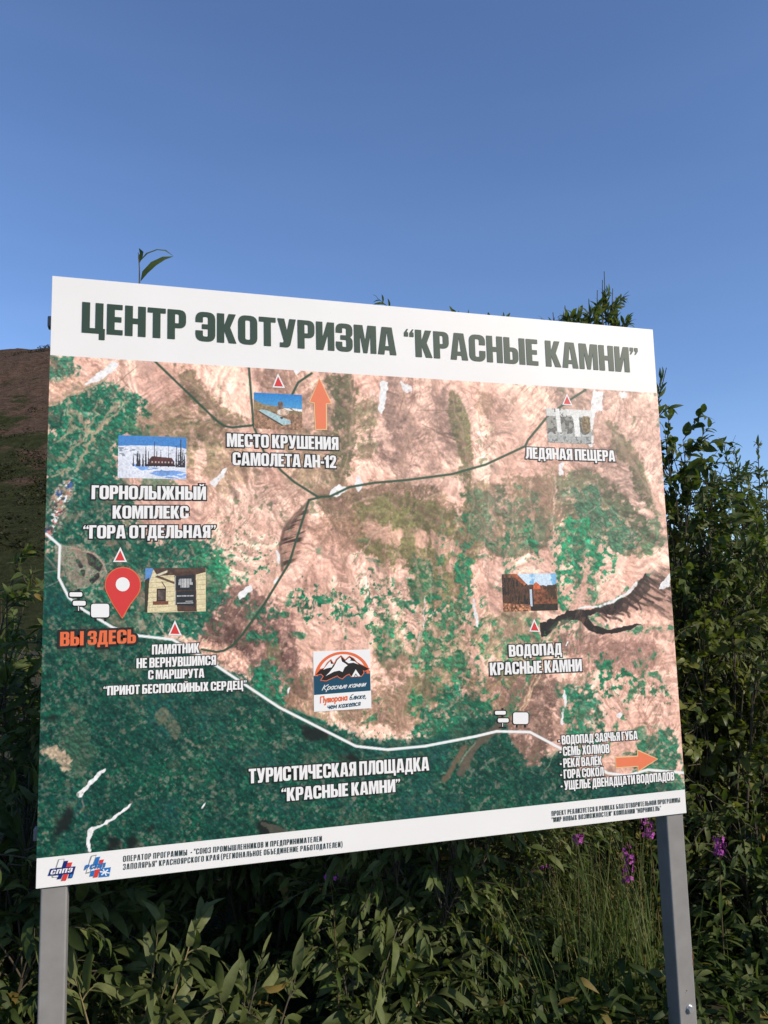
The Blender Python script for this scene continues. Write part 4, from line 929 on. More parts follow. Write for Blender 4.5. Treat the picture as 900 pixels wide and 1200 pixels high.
STR = {'к': ([[(0, 1), (0, 0)], [(.5, 1), (.05, .5), (.5, 0)]], .55), 'К': ([[(0, 1.6), (0, 0)], [(.8, 1.6), (.05, .8), (.75, 0)]], .85), 'р': ([[(0, 1), (0, -.6)], [(0, .8), (.25, 1), (.5, .75), (.5, .3), (.25, 0), (0, .2)]], .55),
 'а': ([[(.5, 1), (.5, 0)], [(.5, .8), (.25, 1), (0, .7), (0, .3), (.25, 0), (.5, .25)]], .55), 'с': ([[(.45, .85), (.25, 1), (0, .7), (0, .3), (.25, 0), (.45, .15)]], .5), 'н': ([[(0, 1), (0, 0)], [(0, .5), (.45, .5)], [(.45, 1), (.45, 0)]], .5),
 'ы': ([[(0, 1), (0, 0), (.3, 0), (.4, .25), (.3, .5), (0, .5)], [(.6, 1), (.6, 0)]], .65), 'е': ([[(0, .5), (.45, .55), (.4, .85), (.22, 1), (0, .7), (0, .3), (.25, 0), (.45, .15)]], .5), 'м': ([[(0, 0), (.05, 1), (.35, .2), (.65, 1), (.7, 0)]], .75),
 'и': ([[(0, 1), (0, 0), (.45, 1), (.45, 0)]], .5), 'П': ([[(0, 0), (0, 1.6), (.7, 1.6), (.7, 0)]], .75), 'у': ([[(0, 1), (.25, .1)], [(.5, 1), (.15, -.6), (-.05, -.55)]], .55), 'т': ([[(0, 0), (0, 1), (.3, .95), (.3, 0)], [(.3, .95), (.6, .95), (.6, 0)]], .65),
 'о': ([[(.25, 1), (0, .7), (0, .3), (.25, 0), (.5, .3), (.5, .7), (.25, 1)]], .55), 'б': ([[(.5, 1.6), (.15, 1.4), (0, .6), (.05, .15), (.25, 0), (.45, .15), (.48, .5), (.3, .75), (.05, .6)]], .55), 'л': ([[(0, 0), (.15, .2), (.25, 1), (.45, 1), (.45, 0)]], .5),
 'ж': ([[(0, 1), (.35, .5), (0, 0)], [(.35, 1), (.35, 0)], [(.7, 1), (.35, .5), (.7, 0)]], .75), 'ч': ([[(0, 1), (.02, .55), (.2, .4), (.42, .5)], [(.42, 1), (.42, 0)]], .5), 'я': ([[(.45, 0), (.45, 1), (.15, 1), (.02, .8), (.15, .5), (.45, .5)], [(.2, .5), (0, 0)]], .5), ',': ([[(.1, .1), (0, -.25)]], .2)}
def script(txt, pl, pr, hpx, m, shear, h, pen=9):
    """a handwritten line inside the emblem: single pen strokes, hpx = height of the small letters in emblem pixels"""
    s = Sheet(); x = 0; adv = []
    for ch in txt:
        if ch == ' ': x += .4; continue
        adv.append((ch, x)); x += STR[ch][1] + .17
    k = (pr[0] - pl[0]) / x; n = 0
    for ch, ox in adv:
        for st in STR[ch][0]:
            P = [np.array([pl[0] + (a + ox + shear * c) * k, pl[1] + (pr[1] - pl[1]) * (a + ox) / x - c * hpx]) for a, c in st]
            for p, q in zip(P[:-1], P[1:]):
                d = (q - p) / (np.linalg.norm(q - p) + 1e-9); t = np.array([-d[1], d[0]]) * pen / 2; e = d * pen * .3; n += 1
                s.poly([eg([tuple(p - e + t), tuple(q + e + t), tuple(q + e - t), tuple(p - e - t)])], m, h + .00003 * (n % 12))
    s.build('emblem_lettering', mapo)
script('Красные камни', (178, 558), (722, 536), 40, K_white, .35, H1 + .0009, 8)
script('Путорана', (155, 712), (495, 695), 46, K_or, .05, H1 + .0006, 14)
script('ближе,', (515, 695), (735, 686), 40, K_teal, .25, H1 + .0006, 9)
script('чем кажется', (240, 792), (655, 772), 40, K_teal, .15, H1 + .0006, 10)

# ---- two organisation logos at the lower left
def logo(ox, oy, k, shapes, words, label):
    s = Sheet()
    for i, (pts, m) in enumerate(shapes): s.px([(ox + a / k, oy + b / k) for a, b in pts], m, H1 + .0001 * i)
    for (t, bl, br, top, m) in words: s.text(t, *[(ox + a / k, oy + b / k) for a, b in (bl, br, top)], m, H1 + .002, track=.12, shear=.18)
    s.build('logo', board, label)
K_grey = printed('grey_ink', (150, 150, 148))
logo(22, 1001, 12.857, [([(600, 72), (692, 66), (655, 203), (558, 208)], K_grey), ([(612, 80), (680, 76), (648, 196), (572, 200)], K_white), ([(500, 322), (600, 314), (585, 344), (505, 348)], K_grey), ([(522, 326), (600, 320), (590, 338), (520, 342)], K_white), ([(682, 100), (748, 95), (705, 200), (645, 200)], K_navy), ([(735, 125), (810, 118), (785, 195), (715, 195)], K_red), ([(605, 300), (670, 295), (640, 368), (577, 374)], K_navy), ([(682, 292), (752, 288), (712, 394), (640, 398)], K_red), ([(765, 290), (832, 284), (805, 354), (745, 358)], K_navy), ([(778, 300), (818, 296), (798, 344), (760, 347)], K_blue), ([(480, 215), (860, 178), (828, 284), (444, 322)], K_navy)],
     [('СППЗ', (474, 302), (800, 264), (474, 236), K_white)], 'blue and red striped logo with white letters, at the left corner')
sn = [([(288, 118), (343, 111), (335, 157), (282, 162)], K_blue)]
for t in (0.2, 1.25, 2.3): sn.append(([(312 + 25 * math.cos(t) - 3 * math.sin(t), 137 + 18 * math.sin(t) + 3 * math.cos(t)), (312 - 25 * math.cos(t) - 3 * math.sin(t), 137 - 18 * math.sin(t) + 3 * math.cos(t)), (312 - 25 * math.cos(t) + 3 * math.sin(t), 137 - 18 * math.sin(t) - 3 * math.cos(t)), (312 + 25 * math.cos(t) + 3 * math.sin(t), 137 + 18 * math.sin(t) - 3 * math.cos(t))], K_white))
logo(50, 990, 4.2857, [([(244, 54), (272, 48), (238, 140), (216, 144)], K_grey), ([(248, 58), (267, 54), (236, 134), (220, 138)], K_white), ([(268, 62), (290, 58), (276, 98), (254, 102)], K_blue), ([(287, 75), (309, 72), (300, 96), (280, 99)], K_red), ([(244, 130), (266, 126), (256, 156), (236, 158)], K_blue), ([(264, 124), (288, 120), (276, 161), (254, 164)], K_red)] + sn,
     [('РСПП', (210, 124), (312, 112), (210, 100), K_blue)], 'pale blue logo with a snowflake square, right of the navy one')

# ------------------------------------------------------------------ vegetation: every leaf is a small bent blade set along a shoot
def leaf_template(kind, curl):
    t = np.array([0, .12, .32, .56, .8, 1.0])
    if kind == 'narrow': w = np.array([.02, .55, .95, 1.0, .6, .0])
    elif kind == 'oval': w = np.array([.03, .72, 1.0, .98, .62, .0])
    else: w = np.array([.05, .8, 1.0, .85, .5, .0])
    v = []
    for a, b in zip(t, w):
        z = -curl * a * a + .05 * math.sin(a * 3.1)
        for sd in (-1, 0, 1): v.append((a * (1 - .12 * abs(curl) * a), .5 * b * sd, z, .16 * b if sd else 0.0))
    f = []
    for i in range(len(t) - 1):
        for j in range(2): f.append((i * 3 + j, i * 3 + 3 + j, i * 3 + 4 + j, i * 3 + 1 + j))
    return np.array(v), np.array(f)
TPL = {k: [leaf_template(k, c) for c in (-.12, .15, .40, .75)] for k in ('narrow', 'oval', 'blade')}

class Leaves:
    def __init__(s): s.rows = []
    def add(s, p, d, n, Ln, Wd, kind, tone): s.rows.append((p, d, n, Ln, Wd, kind, tone))
    def build(s, name, mat_, parent, rg):
        co, fa, to = [], [], []; b = 0
        for kind in set(r[5] for r in s.rows):
            rr = [r for r in s.rows if r[5] == kind]
            var = rg.integers(0, 4, len(rr))
            for k in range(4):
                q = [r for r, vk in zip(rr, var) if vk == k]
                if not q: continue
                tv, tf = TPL[kind][k]
                P = np.array([r[0] for r in q]); D = np.array([r[1] for r in q]); Nn = np.array([r[2] for r in q])
                D /= np.linalg.norm(D, axis=1)[:, None]; Sd = np.cross(Nn, D); Sd /= np.linalg.norm(Sd, axis=1)[:, None] + 1e-9; Nn = np.cross(D, Sd)
                Ln = np.array([r[3] for r in q])[:, None, None]; Wd = np.array([r[4] for r in q])[:, None, None]
                V = P[:, None] + tv[None, :, 0:1] * Ln * D[:, None] + tv[None, :, 1:2] * Wd * Sd[:, None] + (tv[None, :, 2:3] * Ln + tv[None, :, 3:4] * Wd) * Nn[:, None]
                co.append(V.reshape(-1, 3)); m = len(q); nv = len(tv)
                fa.append((tf[None] + (np.arange(m) * nv)[:, None, None] + b).reshape(-1, 4)); b += m * nv
                to.append(np.repeat(np.array([r[6] for r in q]), nv))
        me = np_mesh(name, np.concatenate(co), np.concatenate(fa), 4, True)
        t = np.concatenate(to); set_col(me, 'tint', np.stack([t, t, t], 1))
        return link(name, me, mat_, parent)

class Tubes:
    def __init__(s): s.v = []; s.f = []; s.b = 0
    def add(s, P, r0, r1, sides=5):
        P = np.asarray(P, float); n = len(P)
        T = np.gradient(P, axis=0); T /= np.linalg.norm(T, axis=1)[:, None] + 1e-9
        ref = np.array([.31, .2, .93]) if abs(T[0, 2]) < .8 else np.array([1., .1, 0])
        A = np.cross(T, ref); A /= np.linalg.norm(A, axis=1)[:, None] + 1e-9; B = np.cross(T, A)
        r = np.linspace(r0, r1, n)[:, None, None]; an = np.linspace(0, 2 * np.pi, sides, endpoint=False)[None, :, None]
        V = P[:, None] + r * (np.cos(an) * A[:, None] + np.sin(an) * B[:, None])
        s.v.append(V.reshape(-1, 3))
        for i in range(n - 1):
            for j in range(sides):
                k = (j + 1) % sides
                s.f.append((s.b + i * sides + j, s.b + i * sides + k, s.b + (i + 1) * sides + k, s.b + (i + 1) * sides + j))
        s.b += n * sides
    def build(s, name, m, parent): return link(name, np_mesh(name, np.concatenate(s.v), np.array(s.f), 4, True), m, parent)

def bez(a, b, c, n=8):
    t = np.linspace(0, 1, n)[:, None]
    return (1 - t) ** 2 * a + 2 * t * (1 - t) * b + t * t * c
UP = np.array([0., 0., 1.])
SUNV = np.array(sun_dir)
def shoot(lv, tb, o, d, ln, nl, leaf, rg, droop=.25, r=.0035, tone=.5, a0=.1, spread=.95):
    """a leafy shoot from o in direction d; leaves alternate round it"""
    kind, LL, LW = leaf; q_ = rg.uniform(.62, 1.12); LL *= q_; LW *= q_ * rg.uniform(.8, 1.15); tone = tone + rg.normal(0, .1)
    d = d / np.linalg.norm(d)
    P = bez(o, o + d * ln * .5, o + d * ln * .95 + UP * (-droop * ln * rg.uniform(.2, 1)) + rg.normal(0, .06, 3) * ln, 7)
    tb.add(P, r, r * .4, 4)
    T = np.gradient(P, axis=0); ph = rg.uniform(0, 6.28)
    for i in range(nl):
        t = a0 + (1 - a0) * (i + rg.uniform(.2, .8)) / nl
        k = min(int(t * 6), 5); u = t * 6 - k
        p = P[k] * (1 - u) + P[k + 1] * u; td = T[k] / np.linalg.norm(T[k])
        ph += 2.4 + rg.normal(0, .25)
        ax = np.cross(td, UP + rg.normal(0, .05, 3)); ax /= np.linalg.norm(ax) + 1e-9; bx = np.cross(td, ax)
        rad = math.cos(ph) * ax + math.sin(ph) * bx
        sp = spread * rg.uniform(.6, 1.2) * (1 - .5 * t)
        dd = td * math.cos(sp) + rad * math.sin(sp) - UP * droop * rg.uniform(.2, 1.1)
        nn = UP * .8 + SUNV * .35 + rad * .45 + rg.normal(0, .5, 3)
        sz = rg.uniform(.5, 1.15) * (1 - .35 * max(0, t - .6) / .4)
        lv.add(p, dd, nn, LL * sz, LW * sz, kind, 1.0 if rg.uniform() < .008 else float(np.clip(tone + rg.normal(0, .2), 0, .93)))

BK = bark_mat('bark', (.055, .045, .03), (.10, .085, .055)); BK2 = bark_mat('pale_bark', (.15, .12, .06), (.24, .19, .09))
LM_w = leaf_mat('willow_leaf', (.034, .052, .012), (.076, .108, .026), (.165, .19, .062))
LM_b = leaf_mat('broad_leaf', (.034, .048, .010), (.078, .102, .022), (.18, .185, .050), .42)
LM_d = leaf_mat('dark_leaf', (.036, .056, .014), (.068, .098, .026), (.12, .14, .045))
LM_p = leaf_mat('pale_leaf', (.050, .068, .020), (.105, .130, .042), (.18, .20, .082), .55)
WIL = ('narrow', .088, .024); BIG = ('oval', .12, .037); HUG = ('oval', .145, .046); BRO = ('oval', .085, .050); MID = ('oval', .095, .031); FIN = ('narrow', .06, .012)

def shrub(label, px, Y, H, rx, ry, ns, nsp, nl, leaf, m, seed, name='willow_shrub', cat='shrub', group='shrubs growing behind the board', lo=.12, tips=(), bark=None, sl=(.2, .42), tone=.5, droop=.25, x=None, shell=60):
    rg = np.random.default_rng(seed)
    bx = at(px, 800, Y).x if x is None else x
    root = empty(name, (bx, Y, 0)); tag(root, label, cat, group)
    lv, tb = Leaves(), Tubes(); B = np.array([bx, Y, 0.])
    ends = []; sp_ = []
    for i in range(ns):
        a = rg.uniform(0, 6.283); q = math.sqrt(rg.uniform(0.02, 1))
        ends.append((B + np.array([rx * q * math.cos(a), ry * q * math.sin(a), H * (1 - .45 * q * q) * rg.uniform(.8, 1.0)]), False))
    for tp in tips: ends.append((np.array(tp), True))
    for e, fixed in ends:
        o = B + np.array([rg.normal(0, .06), rg.normal(0, .06), -.05])
        P = bez(o, o * .55 + e * .45 + np.array([0, 0, .22 * e[2]]) + rg.normal(0, .04, 3), e, 12)
        tb.add(P, .006 + .004 * H, .0022, 6)
        T = np.gradient(P, axis=0); sp_.append(P)
        for k in range(nsp):
            t = lo + (1 - lo) * (k + rg.uniform(0, 1)) / nsp
            i = min(int(t * 11), 10); u = t * 11 - i; p = P[i] * (1 - u) + P[i + 1] * u; td = T[i] / np.linalg.norm(T[i])
            a = rg.uniform(0, 6.283); out = np.array([math.cos(a), math.sin(a), rg.uniform(-.1, .5)])
            f = .5 if (fixed and t > .75) else 1.0
            shoot(lv, tb, p, td * .6 + out * (.9 if f == 1 else .6), rg.uniform(*sl) * (1.1 - .45 * t) * (f + .15 if f < 1 else 1), max(4, int(nl * (f + .4 if f < 1 else 1))), leaf, rg, droop, tone=tone + .12 * t)
        shoot(lv, tb, P[-2], P[-1] - P[-3], rg.uniform(.12, .2), max(6, nl - 2), leaf, rg, .0, .0025, tone + .1, spread=.7)
    SP = np.concatenate(sp_)
    for k in range(shell):                                     # side shoots that fill out the crown
        z = H * rg.uniform(max(lo, .04), .96); pr = math.sqrt(max(.3, 1 - ((z / H - .48) / .56) ** 2)); a = rg.uniform(0, 6.283)
        if math.sin(a) > .3 and rg.uniform() < .6: a = -a
        q = rg.uniform(.45, .95); o = B + np.array([rx * pr * q * math.cos(a), ry * pr * q * math.sin(a), z])
        c = SP[np.argmin(np.linalg.norm(SP - (o - UP * .25), axis=1))]
        tb.add(bez(c, (c + o) / 2 + UP * .05, o, 5), .004, .003, 4)
        shoot(lv, tb, o, np.array([math.cos(a), math.sin(a), rg.uniform(-.15, .8)]) + rg.normal(0, .3, 3), rg.uniform(*sl), nl, leaf, rg, droop, tone=tone + .12 * z / H)
        if k % 14 == 0: tb.add(bez(c, o + UP * .08, o + np.array([math.cos(a) * .25, math.sin(a) * .2, rg.uniform(-.05, .3)]), 6), .004, .0012, 4)   # bare dead twig
    tb.build('stems', bark or BK, root); lv.build('foliage', m, root, rg)
    return root
def top(px, py, Y): return at(px, py, Y).z
def tp(px, py, Y): return tuple(at(px, py, Y))

# left of the board
shrub('dim leafy willow at the far left edge, topped by a pale upright sprig', -40, 1.7, top(10, 665, 1.7), .75, .5, 16, 9, 11, MID, LM_w, 1, tips=[tp(22, 655, 1.5), tp(40, 668, 1.5), tp(8, 690, 1.4)])
shrub('dark broad-leaved shrub pressed against the left post', 42, .75, 1.25, .42, .3, 14, 8, 11, BIG, LM_d, 2, lo=.05)
shrub('dark drooping willow in the lower left corner of the photo', -25, .6, 1.0, .45, .35, 14, 8, 10, BIG, LM_w, 3, lo=.05, droop=.5)
shrub('shaded willow standing behind the upper left of the board', 60, 2.2, top(40, 715, 2.2), .7, .5, 14, 9, 11, WIL, LM_w, 4)
shrub('low willow thicket at the foot of the brown hill, left of the board', 10, 3.0, top(15, 700, 3.0), .9, .5, 14, 9, 11, MID, LM_w, 41, lo=.05)
# behind and under the board, west to east
shrub('dark willow behind the left part of the board', 150, 1.5, 1.9, .7, .5, 18, 9, 11, BIG, LM_d, 5, lo=.03)
shrub('dark willow with long hanging leaves under the board, left of its middle', 300, 1.3, 1.8, .65, .45, 18, 9, 12, BIG, LM_d, 6, lo=.03, droop=.6)
shrub('shrub with a bare yellowish stem under the middle of the board', 350, 1.7, 2.0, .7, .5, 14, 9, 12, BIG, LM_w, 7, lo=.05, bark=BK2)
shrub('grey-green willow lit by the sun under the middle of the board', 480, .75, 1.22, .5, .35, 16, 9, 12, MID, LM_w, 8, lo=.03, tone=.6, shell=90, droop=.5)
shrub('bushy green shrub under the board, right of its middle', 575, .95, 1.4, .5, .4, 18, 9, 14, ('narrow', .09, .022), LM_w, 9, lo=.03, tone=.55, shell=90, droop=.5)
shrub('leafy shrub behind the purple flowers under the right half of the board', 700, 1.5, 1.8, .65, .45, 18, 9, 12, BRO, LM_b, 10, lo=.03, shell=110)
# low pale growth at the bottom edge
shrub('low pale willow with large curved leaves beside the left post', 150, .38, .46, .34, .14, 4, 4, 7, HUG, LM_p, 11, lo=.3, bark=BK2, sl=(.14, .26), tips=[tp(225, 1097, .38), tp(95, 1170, .36), tp(182, 1118, .4)], shell=4, droop=.55)
shrub('low pale willow with large leaves at the bottom edge, second from the left post', 275, .45, .36, .32, .14, 4, 4, 7, HUG, LM_p, 12, lo=.3, sl=(.14, .26), tips=[tp(300, 1150, .42), tp(345, 1150, .45)], shell=4, droop=.55)
shrub('low large-leaved willow at the bottom edge below the middle of the board', 420, .55, .36, .36, .16, 5, 4, 8, HUG, LM_p, 13, lo=.3, sl=(.14, .28), tone=.4, tips=[tp(400, 1125, .5), tp(445, 1135, .5)], shell=6, droop=.55)
shrub('low grey-green willow at the bottom edge, left of the tall grass', 530, .65, .50, .34, .2, 7, 5, 9, BIG, LM_p, 14, lo=.1, tone=.3, shell=16, droop=.5)
shrub('low broad-leaved plant at the foot of the tall grass', 640, .75, .32, .36, .2, 9, 5, 8, BRO, LM_p, 15, name='broad_leaved_shrub', lo=.1, sl=(.12, .24), tone=.3, shell=16)
shrub('low broad-leaved plant at the foot of the right post', 735, .85, .22, .36, .2, 9, 5, 8, BRO, LM_b, 16, name='broad_leaved_shrub', lo=.1, sl=(.12, .24), tone=.5, shell=20)
# right of the board
shrub('dark alder-like bush with round leaves beside the upper right edge of the board', 795, 1.5, top(795, 500, 1.5), .36, .4, 12, 11, 11, BRO, LM_d, 21, name='broad_leaved_shrub', lo=.08, tips=[tp(788, 520, 1.4), tp(802, 546, 1.4)], shell=220, tone=.6)
shrub('narrow-leaved willow rising highest at the right edge of the photo', 905, 2.1, top(880, 560, 2.1), .7, .5, 12, 11, 12, WIL, LM_w, 22, lo=.06, tips=[tp(846, 514, 2.0), tp(862, 528, 2.0), tp(888, 517, 2.0), tp(874, 540, 1.9), tp(898, 550, 2.0), tp(856, 540, 2.)], shell=240, tone=.6)
shrub('brownish-stemmed willow between the round-leaved bush and the highest willow', 842, 1.9, top(835, 545, 1.9), .45, .4, 12, 10, 12, MID, LM_d, 23, lo=.08, tips=[tp(826, 546, 1.8), tp(836, 554, 1.8)], shell=230)
shrub('green bush with round leaves right of the right post, lit by the sun', 835, 1.0, 1.75, .45, .35, 14, 9, 10, BRO, LM_b, 24, name='broad_leaved_shrub', lo=.03, tone=.62, shell=150)
shrub('willow with long pale leaves at the right edge, half way up the photo', 900, 1.25, 2.35, .6, .4, 14, 10, 11, MID, LM_w, 25, lo=.05, tone=.6, shell=200)
shrub('dark low bush in the lower right corner behind the right post', 880, .65, .85, .45, .3, 12, 8, 10, MID, LM_d, 26, lo=.03, shell=80)
shrub('dense willow outside the right edge of the photo', 1010, 1.7, 2.3, .6, .5, 12, 9, 11, MID, LM_w, 27, lo=.05)
# tall ones whose tips show over the board
shrub('tall willow whose leafy branch rises above the right end of the title', 700, 1.5, 2.5, .5, .4, 10, 9, 12, ('narrow', .095, .028), LM_w, 31, lo=.1, tone=.55,
      tips=[tp(648, 366, 1.3), tp(662, 358, 1.3), tp(674, 362, 1.3), tp(655, 372, 1.25), tp(690, 350, 1.3), tp(668, 370, 1.25), tp(708, 318, 1.3), tp(718, 338, 1.3), tp(730, 372, 1.3), tp(700, 340, 1.3), tp(712, 356, 1.3), tp(690, 352, 1.35), tp(706, 372, 1.3), tp(650, 384, 1.3), tp(706, 328, 1.3), tp(722, 348, 1.3), tp(697, 362, 1.3), tp(660, 378, 1.3), tp(684, 374, 1.3), tp(716, 390, 1.3), tp(728, 398, 1.35)])
shrub('tall willow whose tips just show over the top edge at the middle', 560, 1.3, 2.3, .55, .4, 8, 9, 11, WIL, LM_w, 32, lo=.1, tips=[tp(546, 372, 1.2), tp(570, 372, 1.2), tp(592, 376, 1.2), tp(466, 370, 1.2), tp(558, 368, 1.2), tp(582, 371, 1.2), tp(556, 385, 1.25), tp(578, 382, 1.25), tp(548, 391, 1.2), tp(566, 387, 1.2), tp(590, 389, 1.2), tp(465, 387, 1.2), tp(478, 388, 1.2), tp(500, 392, 1.2)])
shrub('willow with one leafy twig poking out at the upper right edge of the board', 670, 1.2, 2.0, .3, .3, 6, 8, 11, WIL, LM_w, 33, lo=.1, tips=[tp(781, 431, 1.0), tp(774, 446, 1.0)])
# deep back row that closes the thicket
for i, (px, Y, H, lab) in enumerate(((-120, 3.2, 1.9, 'back row willow beyond the left edge of the board'), (180, 3.0, 2.2, 'back row willow behind the left half of the board'), (420, 3.0, 2.3, 'back row willow behind the middle of the board'), (640, 3.1, 2.5, 'back row willow behind the right half of the board'), (820, 3.3, 2.7, 'back row willow behind the round-leaved bush'), (930, 3.6, 2.8, 'back row willow behind the highest willow at the right edge'))):
    shrub(lab, px, Y, H, 1.0, .6, 22, 9, 11, BIG, LM_d, 50 + i, lo=.02)

# the single sprig over the left end of the board: a thin willow rod with a folded leaf
rod = empty('willow_sprig', (at(163, 330, .14).x, .14, 0)); tag(rod, 'lone willow sprig with two long leaves above the upper left corner of the board', 'sprig')
tb = Tubes(); e = np.array(at(162, 296, .14)); e0 = np.array(at(163.5, 331, .14)); b0 = np.array([e0[0] + .03, .16, 0])
b0 = np.array([.05, .16, 0]); tb.add(bez(b0, np.array([-.02, .15, 1.5]), e0, 14), .006, .003, 6); tb.add(np.array([e0, (e0 + e) / 2 + np.array([.002, 0, 0]), e]), .003, .0015, 6); tb.build('stem', BK, rod)
def sprig_leaf(pts, wds, flip=1):
    P = np.array([np.array(at(a, b, .14)) for a, b in pts]); n = len(P); v, f = [], []
    T = np.gradient(P, axis=0); Sd = np.stack([-T[:, 2], np.zeros(n), T[:, 0]], 1); Sd /= np.linalg.norm(Sd, axis=1)[:, None]
    for i in range(n):
        w = wds[i] * .0027 / 2
        v += [tuple(P[i] - Sd[i] * w + np.array([0, -.012 * flip * w / .014, 0])), tuple(P[i]), tuple(P[i] + Sd[i] * w + np.array([0, .012 * w / .014, 0]))]
    for i in range(n - 1):
        for j in range(2): f.append((i * 3 + j, i * 3 + 3 + j, i * 3 + 4 + j, i * 3 + 1 + j))
    me = np_mesh('leaf', np.array(v), np.array(f), 4, True); set_col(me, 'tint', np.full((len(v), 3), .55)); link('leaf', me, LM_w, rod)
sprig_leaf([(165, 329), (170, 319), (180, 309), (192, 302.5), (203, 300.5)], [1, 9, 11, 8, .5])
sprig_leaf([(164, 306), (172, 297), (184, 292.5), (194, 293.5), (203, 300)], [1, 3, 2.4, 3.2, .5])
sprig_leaf([(163, 309), (164.5, 301), (166, 296), (163, 291)], [1, 6.5, 5, .5])

# ---- fireweed in flower
M_mag = mat('magenta_petal', (.38, .07, .33), .6, .2); M_pod = mat('seed_pod', (.16, .07, .07), .7, .2); M_st = mat('fireweed_stem', (.09, .07, .03), .7, .2)
LM_f = leaf_mat('fireweed_leaf', (.04, .07, .014), (.08, .125, .028), (.13, .16, .045))
def fireweed(px, py, Y, spike, label, seed, dens=1.0):
    rg = np.random.default_rng(seed); tpz = np.array(at(px, py, Y)); bx = tpz[0] + rg.normal(0, .05)
    root = empty('fireweed', (bx, Y, 0)); tag(root, label, 'wildflower', 'fireweed flowering under and beside the board')
    P = bez(np.array([bx, Y, -.03]), np.array([bx, Y, tpz[2] * .6]), tpz, 20); tb = Tubes(); tb.add(P, .005, .0015, 6); tb.build('stem', M_st, root)
    lv = Leaves(); ph = 0
    zs = tpz[2]
    pt = lambda t: np.array([np.interp(t, np.linspace(0, 1, 20), P[:, k]) for k in range(3)])
    t1 = 1 - spike / zs
    for i in range(int(46 * t1 * zs)):
        t = .1 + (t1 - .1) * i / (46 * t1 * zs); ph += 2.4
        r = np.array([math.cos(ph), math.sin(ph), 0]); lv.add(pt(t), r * .9 + UP * rg.uniform(-.15, .55), UP + r * -.3 + rg.normal(0, .2, 3), rg.uniform(.08, .12), .016, 'narrow', float(rg.uniform(.2, .9)))
    lv.build('leaves', LM_f, root, rg)
    v, f, mi = [], [], []
    nf = int(26 * dens * spike / .16)
    for i in range(nf):
        t = t1 + (1 - t1) * (.0 + .85 * rg.uniform(0, 1) ** 1.3); ph += 2.4 + rg.normal(0, .2); o = pt(t)
        r = np.array([math.cos(ph), math.sin(ph), rg.uniform(-.2, .35)]); r /= np.linalg.norm(r); c = o + r * rg.uniform(.012, .03)
        a = np.cross(r, UP); a /= np.linalg.norm(a); b = np.cross(r, a)
        for k in range(4):
            an = k * 1.571 + .4; dq = math.cos(an) * a + math.sin(an) * b; sq = -math.sin(an) * a + math.cos(an) * b; k0 = len(v); ln = rg.uniform(.007, .014)
            v += [tuple(c), tuple(c + dq * ln * .6 + sq * ln * .45 + r * .003), tuple(c + dq * ln + r * .001), tuple(c + dq * ln * .6 - sq * ln * .45 + r * .003)]; f.append((k0, k0 + 1, k0 + 2, k0 + 3)); mi.append(0)
    for i in range(int(22 * spike / .16)):                      # buds above, thin pods below
        t = rg.choice([rg.uniform(t1 + .8 * (1 - t1), 1), rg.uniform(t1 - .06, t1 + .25 * (1 - t1))]); ph += 2.4; o = pt(t); r = np.array([math.cos(ph), math.sin(ph), .8]); k0 = len(v); ln = .012 if t > .95 else .035
        sd = np.cross(r, UP); sd /= np.linalg.norm(sd)
        v += [tuple(o), tuple(o + r * ln * .6 + sd * .002), tuple(o + r * ln), tuple(o + r * ln * .6 - sd * .002)]; f.append((k0, k0 + 1, k0 + 2, k0 + 3)); mi.append(1)
    me = bpy.data.meshes.new('flower_spike'); me.from_pydata(v, [], f); me.polygons.foreach_set('material_index', mi); link('flower_spike', me, [M_mag, M_pod], root)
fireweed(678, 972, 0.5, .07, 'fireweed with a short round magenta head under the small lower right print', 61, 1.5)
fireweed(738, 988, 0.5, .19, 'fireweed with the longest magenta spike, left of the right post', 62, 1.1)
fireweed(757, 955, 0.55, .12, 'fireweed with its magenta head just below the board, touching the right post', 63, 1.3)
fireweed(843, 978, 0.4, .10, 'fireweed with a magenta head to the right of the right post', 64, 1.5)
fireweed(640, 1010, 0.6, .04, 'fireweed with only a few small pink flowers, left of the other fireweeds', 65, .8)
fireweed(387, 1024, 0.45, .03, 'fireweed with one tiny magenta flower in the dark under the middle of the board', 66, 1.2)

# ---- grass, ground cover and the scrub on the hillside
rg = np.random.default_rng(77); lv = Leaves()
for i in range(520):
    px = rg.choice([rg.normal(690, 45), rg.normal(745, 22), rg.uniform(560, 780)]); Y = rg.uniform(.32, .85); x = at(px, 1100, Y).x
    h = rg.uniform(.25, .85) * (1.1 if 640 < px < 770 else .7)
    lean = rg.normal(0, .16, 3); lean[2] = 1
    lv.add(np.array([x, Y, 0.]), lean, np.array([rg.normal(0, 1), -1 + rg.normal(0, .5), .2]), h, rg.uniform(.0025, .0055), 'blade', float(rg.uniform(.2, 1)))
    if i % 5 == 0:
        tip = np.array([x, Y, 0.]) + lean / np.linalg.norm(lean) * h * 1.1
        lv.add(np.array([x, Y, 0.]), lean, np.array([1, -.3, .1]), h * 1.15, .0025, 'blade', .9)
        for k in range(14):
            q = tip - lean * rg.uniform(0, .16); dr = rg.normal(0, .6, 3); dr[2] = .9
            lv.add(q, dr, rg.normal(0, 1, 3), rg.uniform(.008, .02), .003, 'oval', 1.0)
LM_g = leaf_mat('grass_blade', (.05, .08, .016), (.095, .14, .032), (.19, .19, .08))
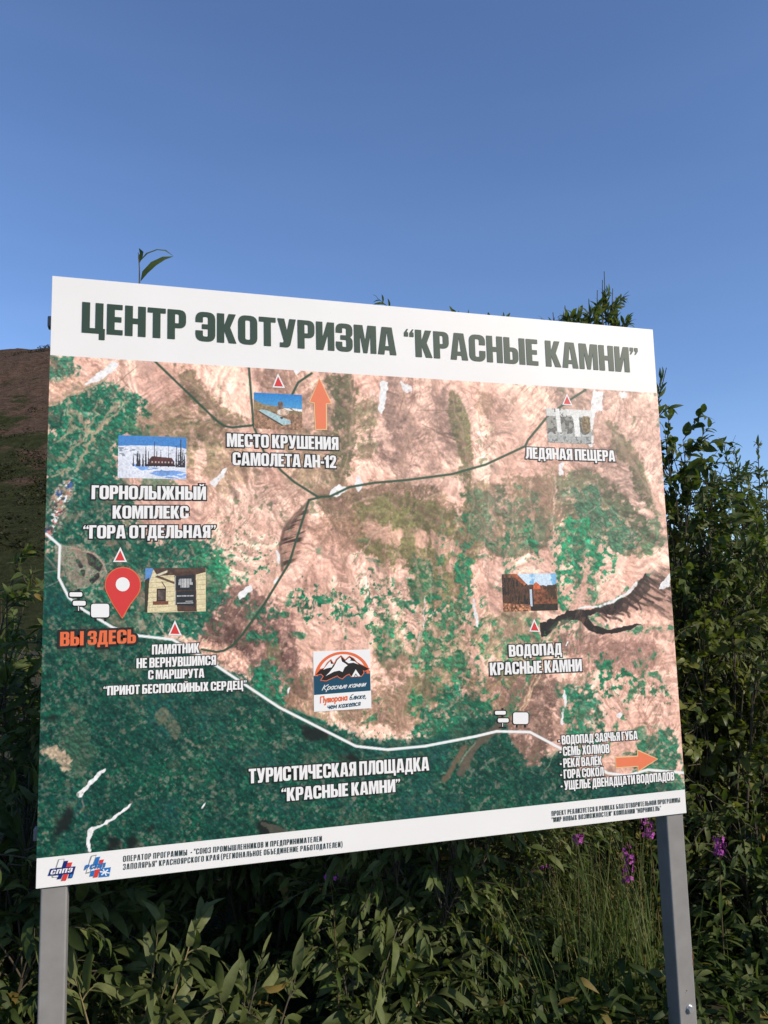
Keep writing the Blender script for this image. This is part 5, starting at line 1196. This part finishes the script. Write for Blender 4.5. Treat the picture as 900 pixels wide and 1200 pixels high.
tag(lv.build('tall_grass', LM_g, None, rg), 'tall seeding grass between the low willows and the right post', 'grass', kind='stuff')
lv = Leaves()
for i in range(12000):
    x, Y = rg.uniform(-3, 6.5), rg.uniform(.05, 4.2); d = rg.normal(0, 1, 3); d[2] = rg.uniform(-.1, .8)
    lv.add(np.array([x, Y, rg.uniform(0, .22)]), d, UP + rg.normal(0, .5, 3), rg.uniform(.06, .12), rg.uniform(.02, .04), 'oval', float(rg.uniform(0, .8)))
for i in range(5000):
    x, Y = rg.uniform(1.6, 5.0), rg.uniform(.1, 1.3); d = rg.normal(0, 1, 3); d[2] = rg.uniform(-.3, .7)
    lv.add(np.array([x, Y, rg.uniform(0, .38) * (.4 + .6 * rg.uniform())]), d, UP + rg.normal(0, .5, 3), rg.uniform(.04, .11), rg.uniform(.015, .035), 'oval' if i % 2 else 'narrow', float(rg.uniform(0, 1)))
tag(lv.build('undergrowth', LM_d, None, rg), 'dark low leaves covering the ground under the shrubs', 'undergrowth', kind='stuff')
lv = Leaves()
for i in range(9000):
    a = rg.uniform(-22, 24); r = 75 + 215 * rg.uniform(0, 1)
    z0 = float(hill_h(np.array(a), np.array(r))); x, y = math.sin(math.radians(a)) * r, math.cos(math.radians(a)) * r
    dens = fbm(np.array([x]), np.array([y]), 22, 4, 3)[0] + np.interp(z0, [5, 28, 62], [.16, .0, -.13])
    if rg.uniform(.42, .6) > dens: continue
    s_c = rg.uniform(.3, .8)
    for k in range(16):
        d = rg.normal(0, 1, 3); d[2] = abs(d[2]) * .5 + .1
        lv.add(np.array([x, y, z0]) + rg.normal(0, .8, 3) * s_c * np.array([1, 1, .5]), d, UP + rg.normal(0, .6, 3), s_c * rg.uniform(.3, .7), s_c * rg.uniform(.25, .5), 'oval', float(np.clip(rg.normal(.4, .2), 0, .93)))
LM_h = leaf_mat('scrub_leaf', (.018, .020, .008), (.04, .038, .017), (.065, .058, .027))
tag(lv.build('hillside_scrub', LM_h, None, rg), 'low dark scrub dotted over the brown hillside', 'scrub', kind='stuff')
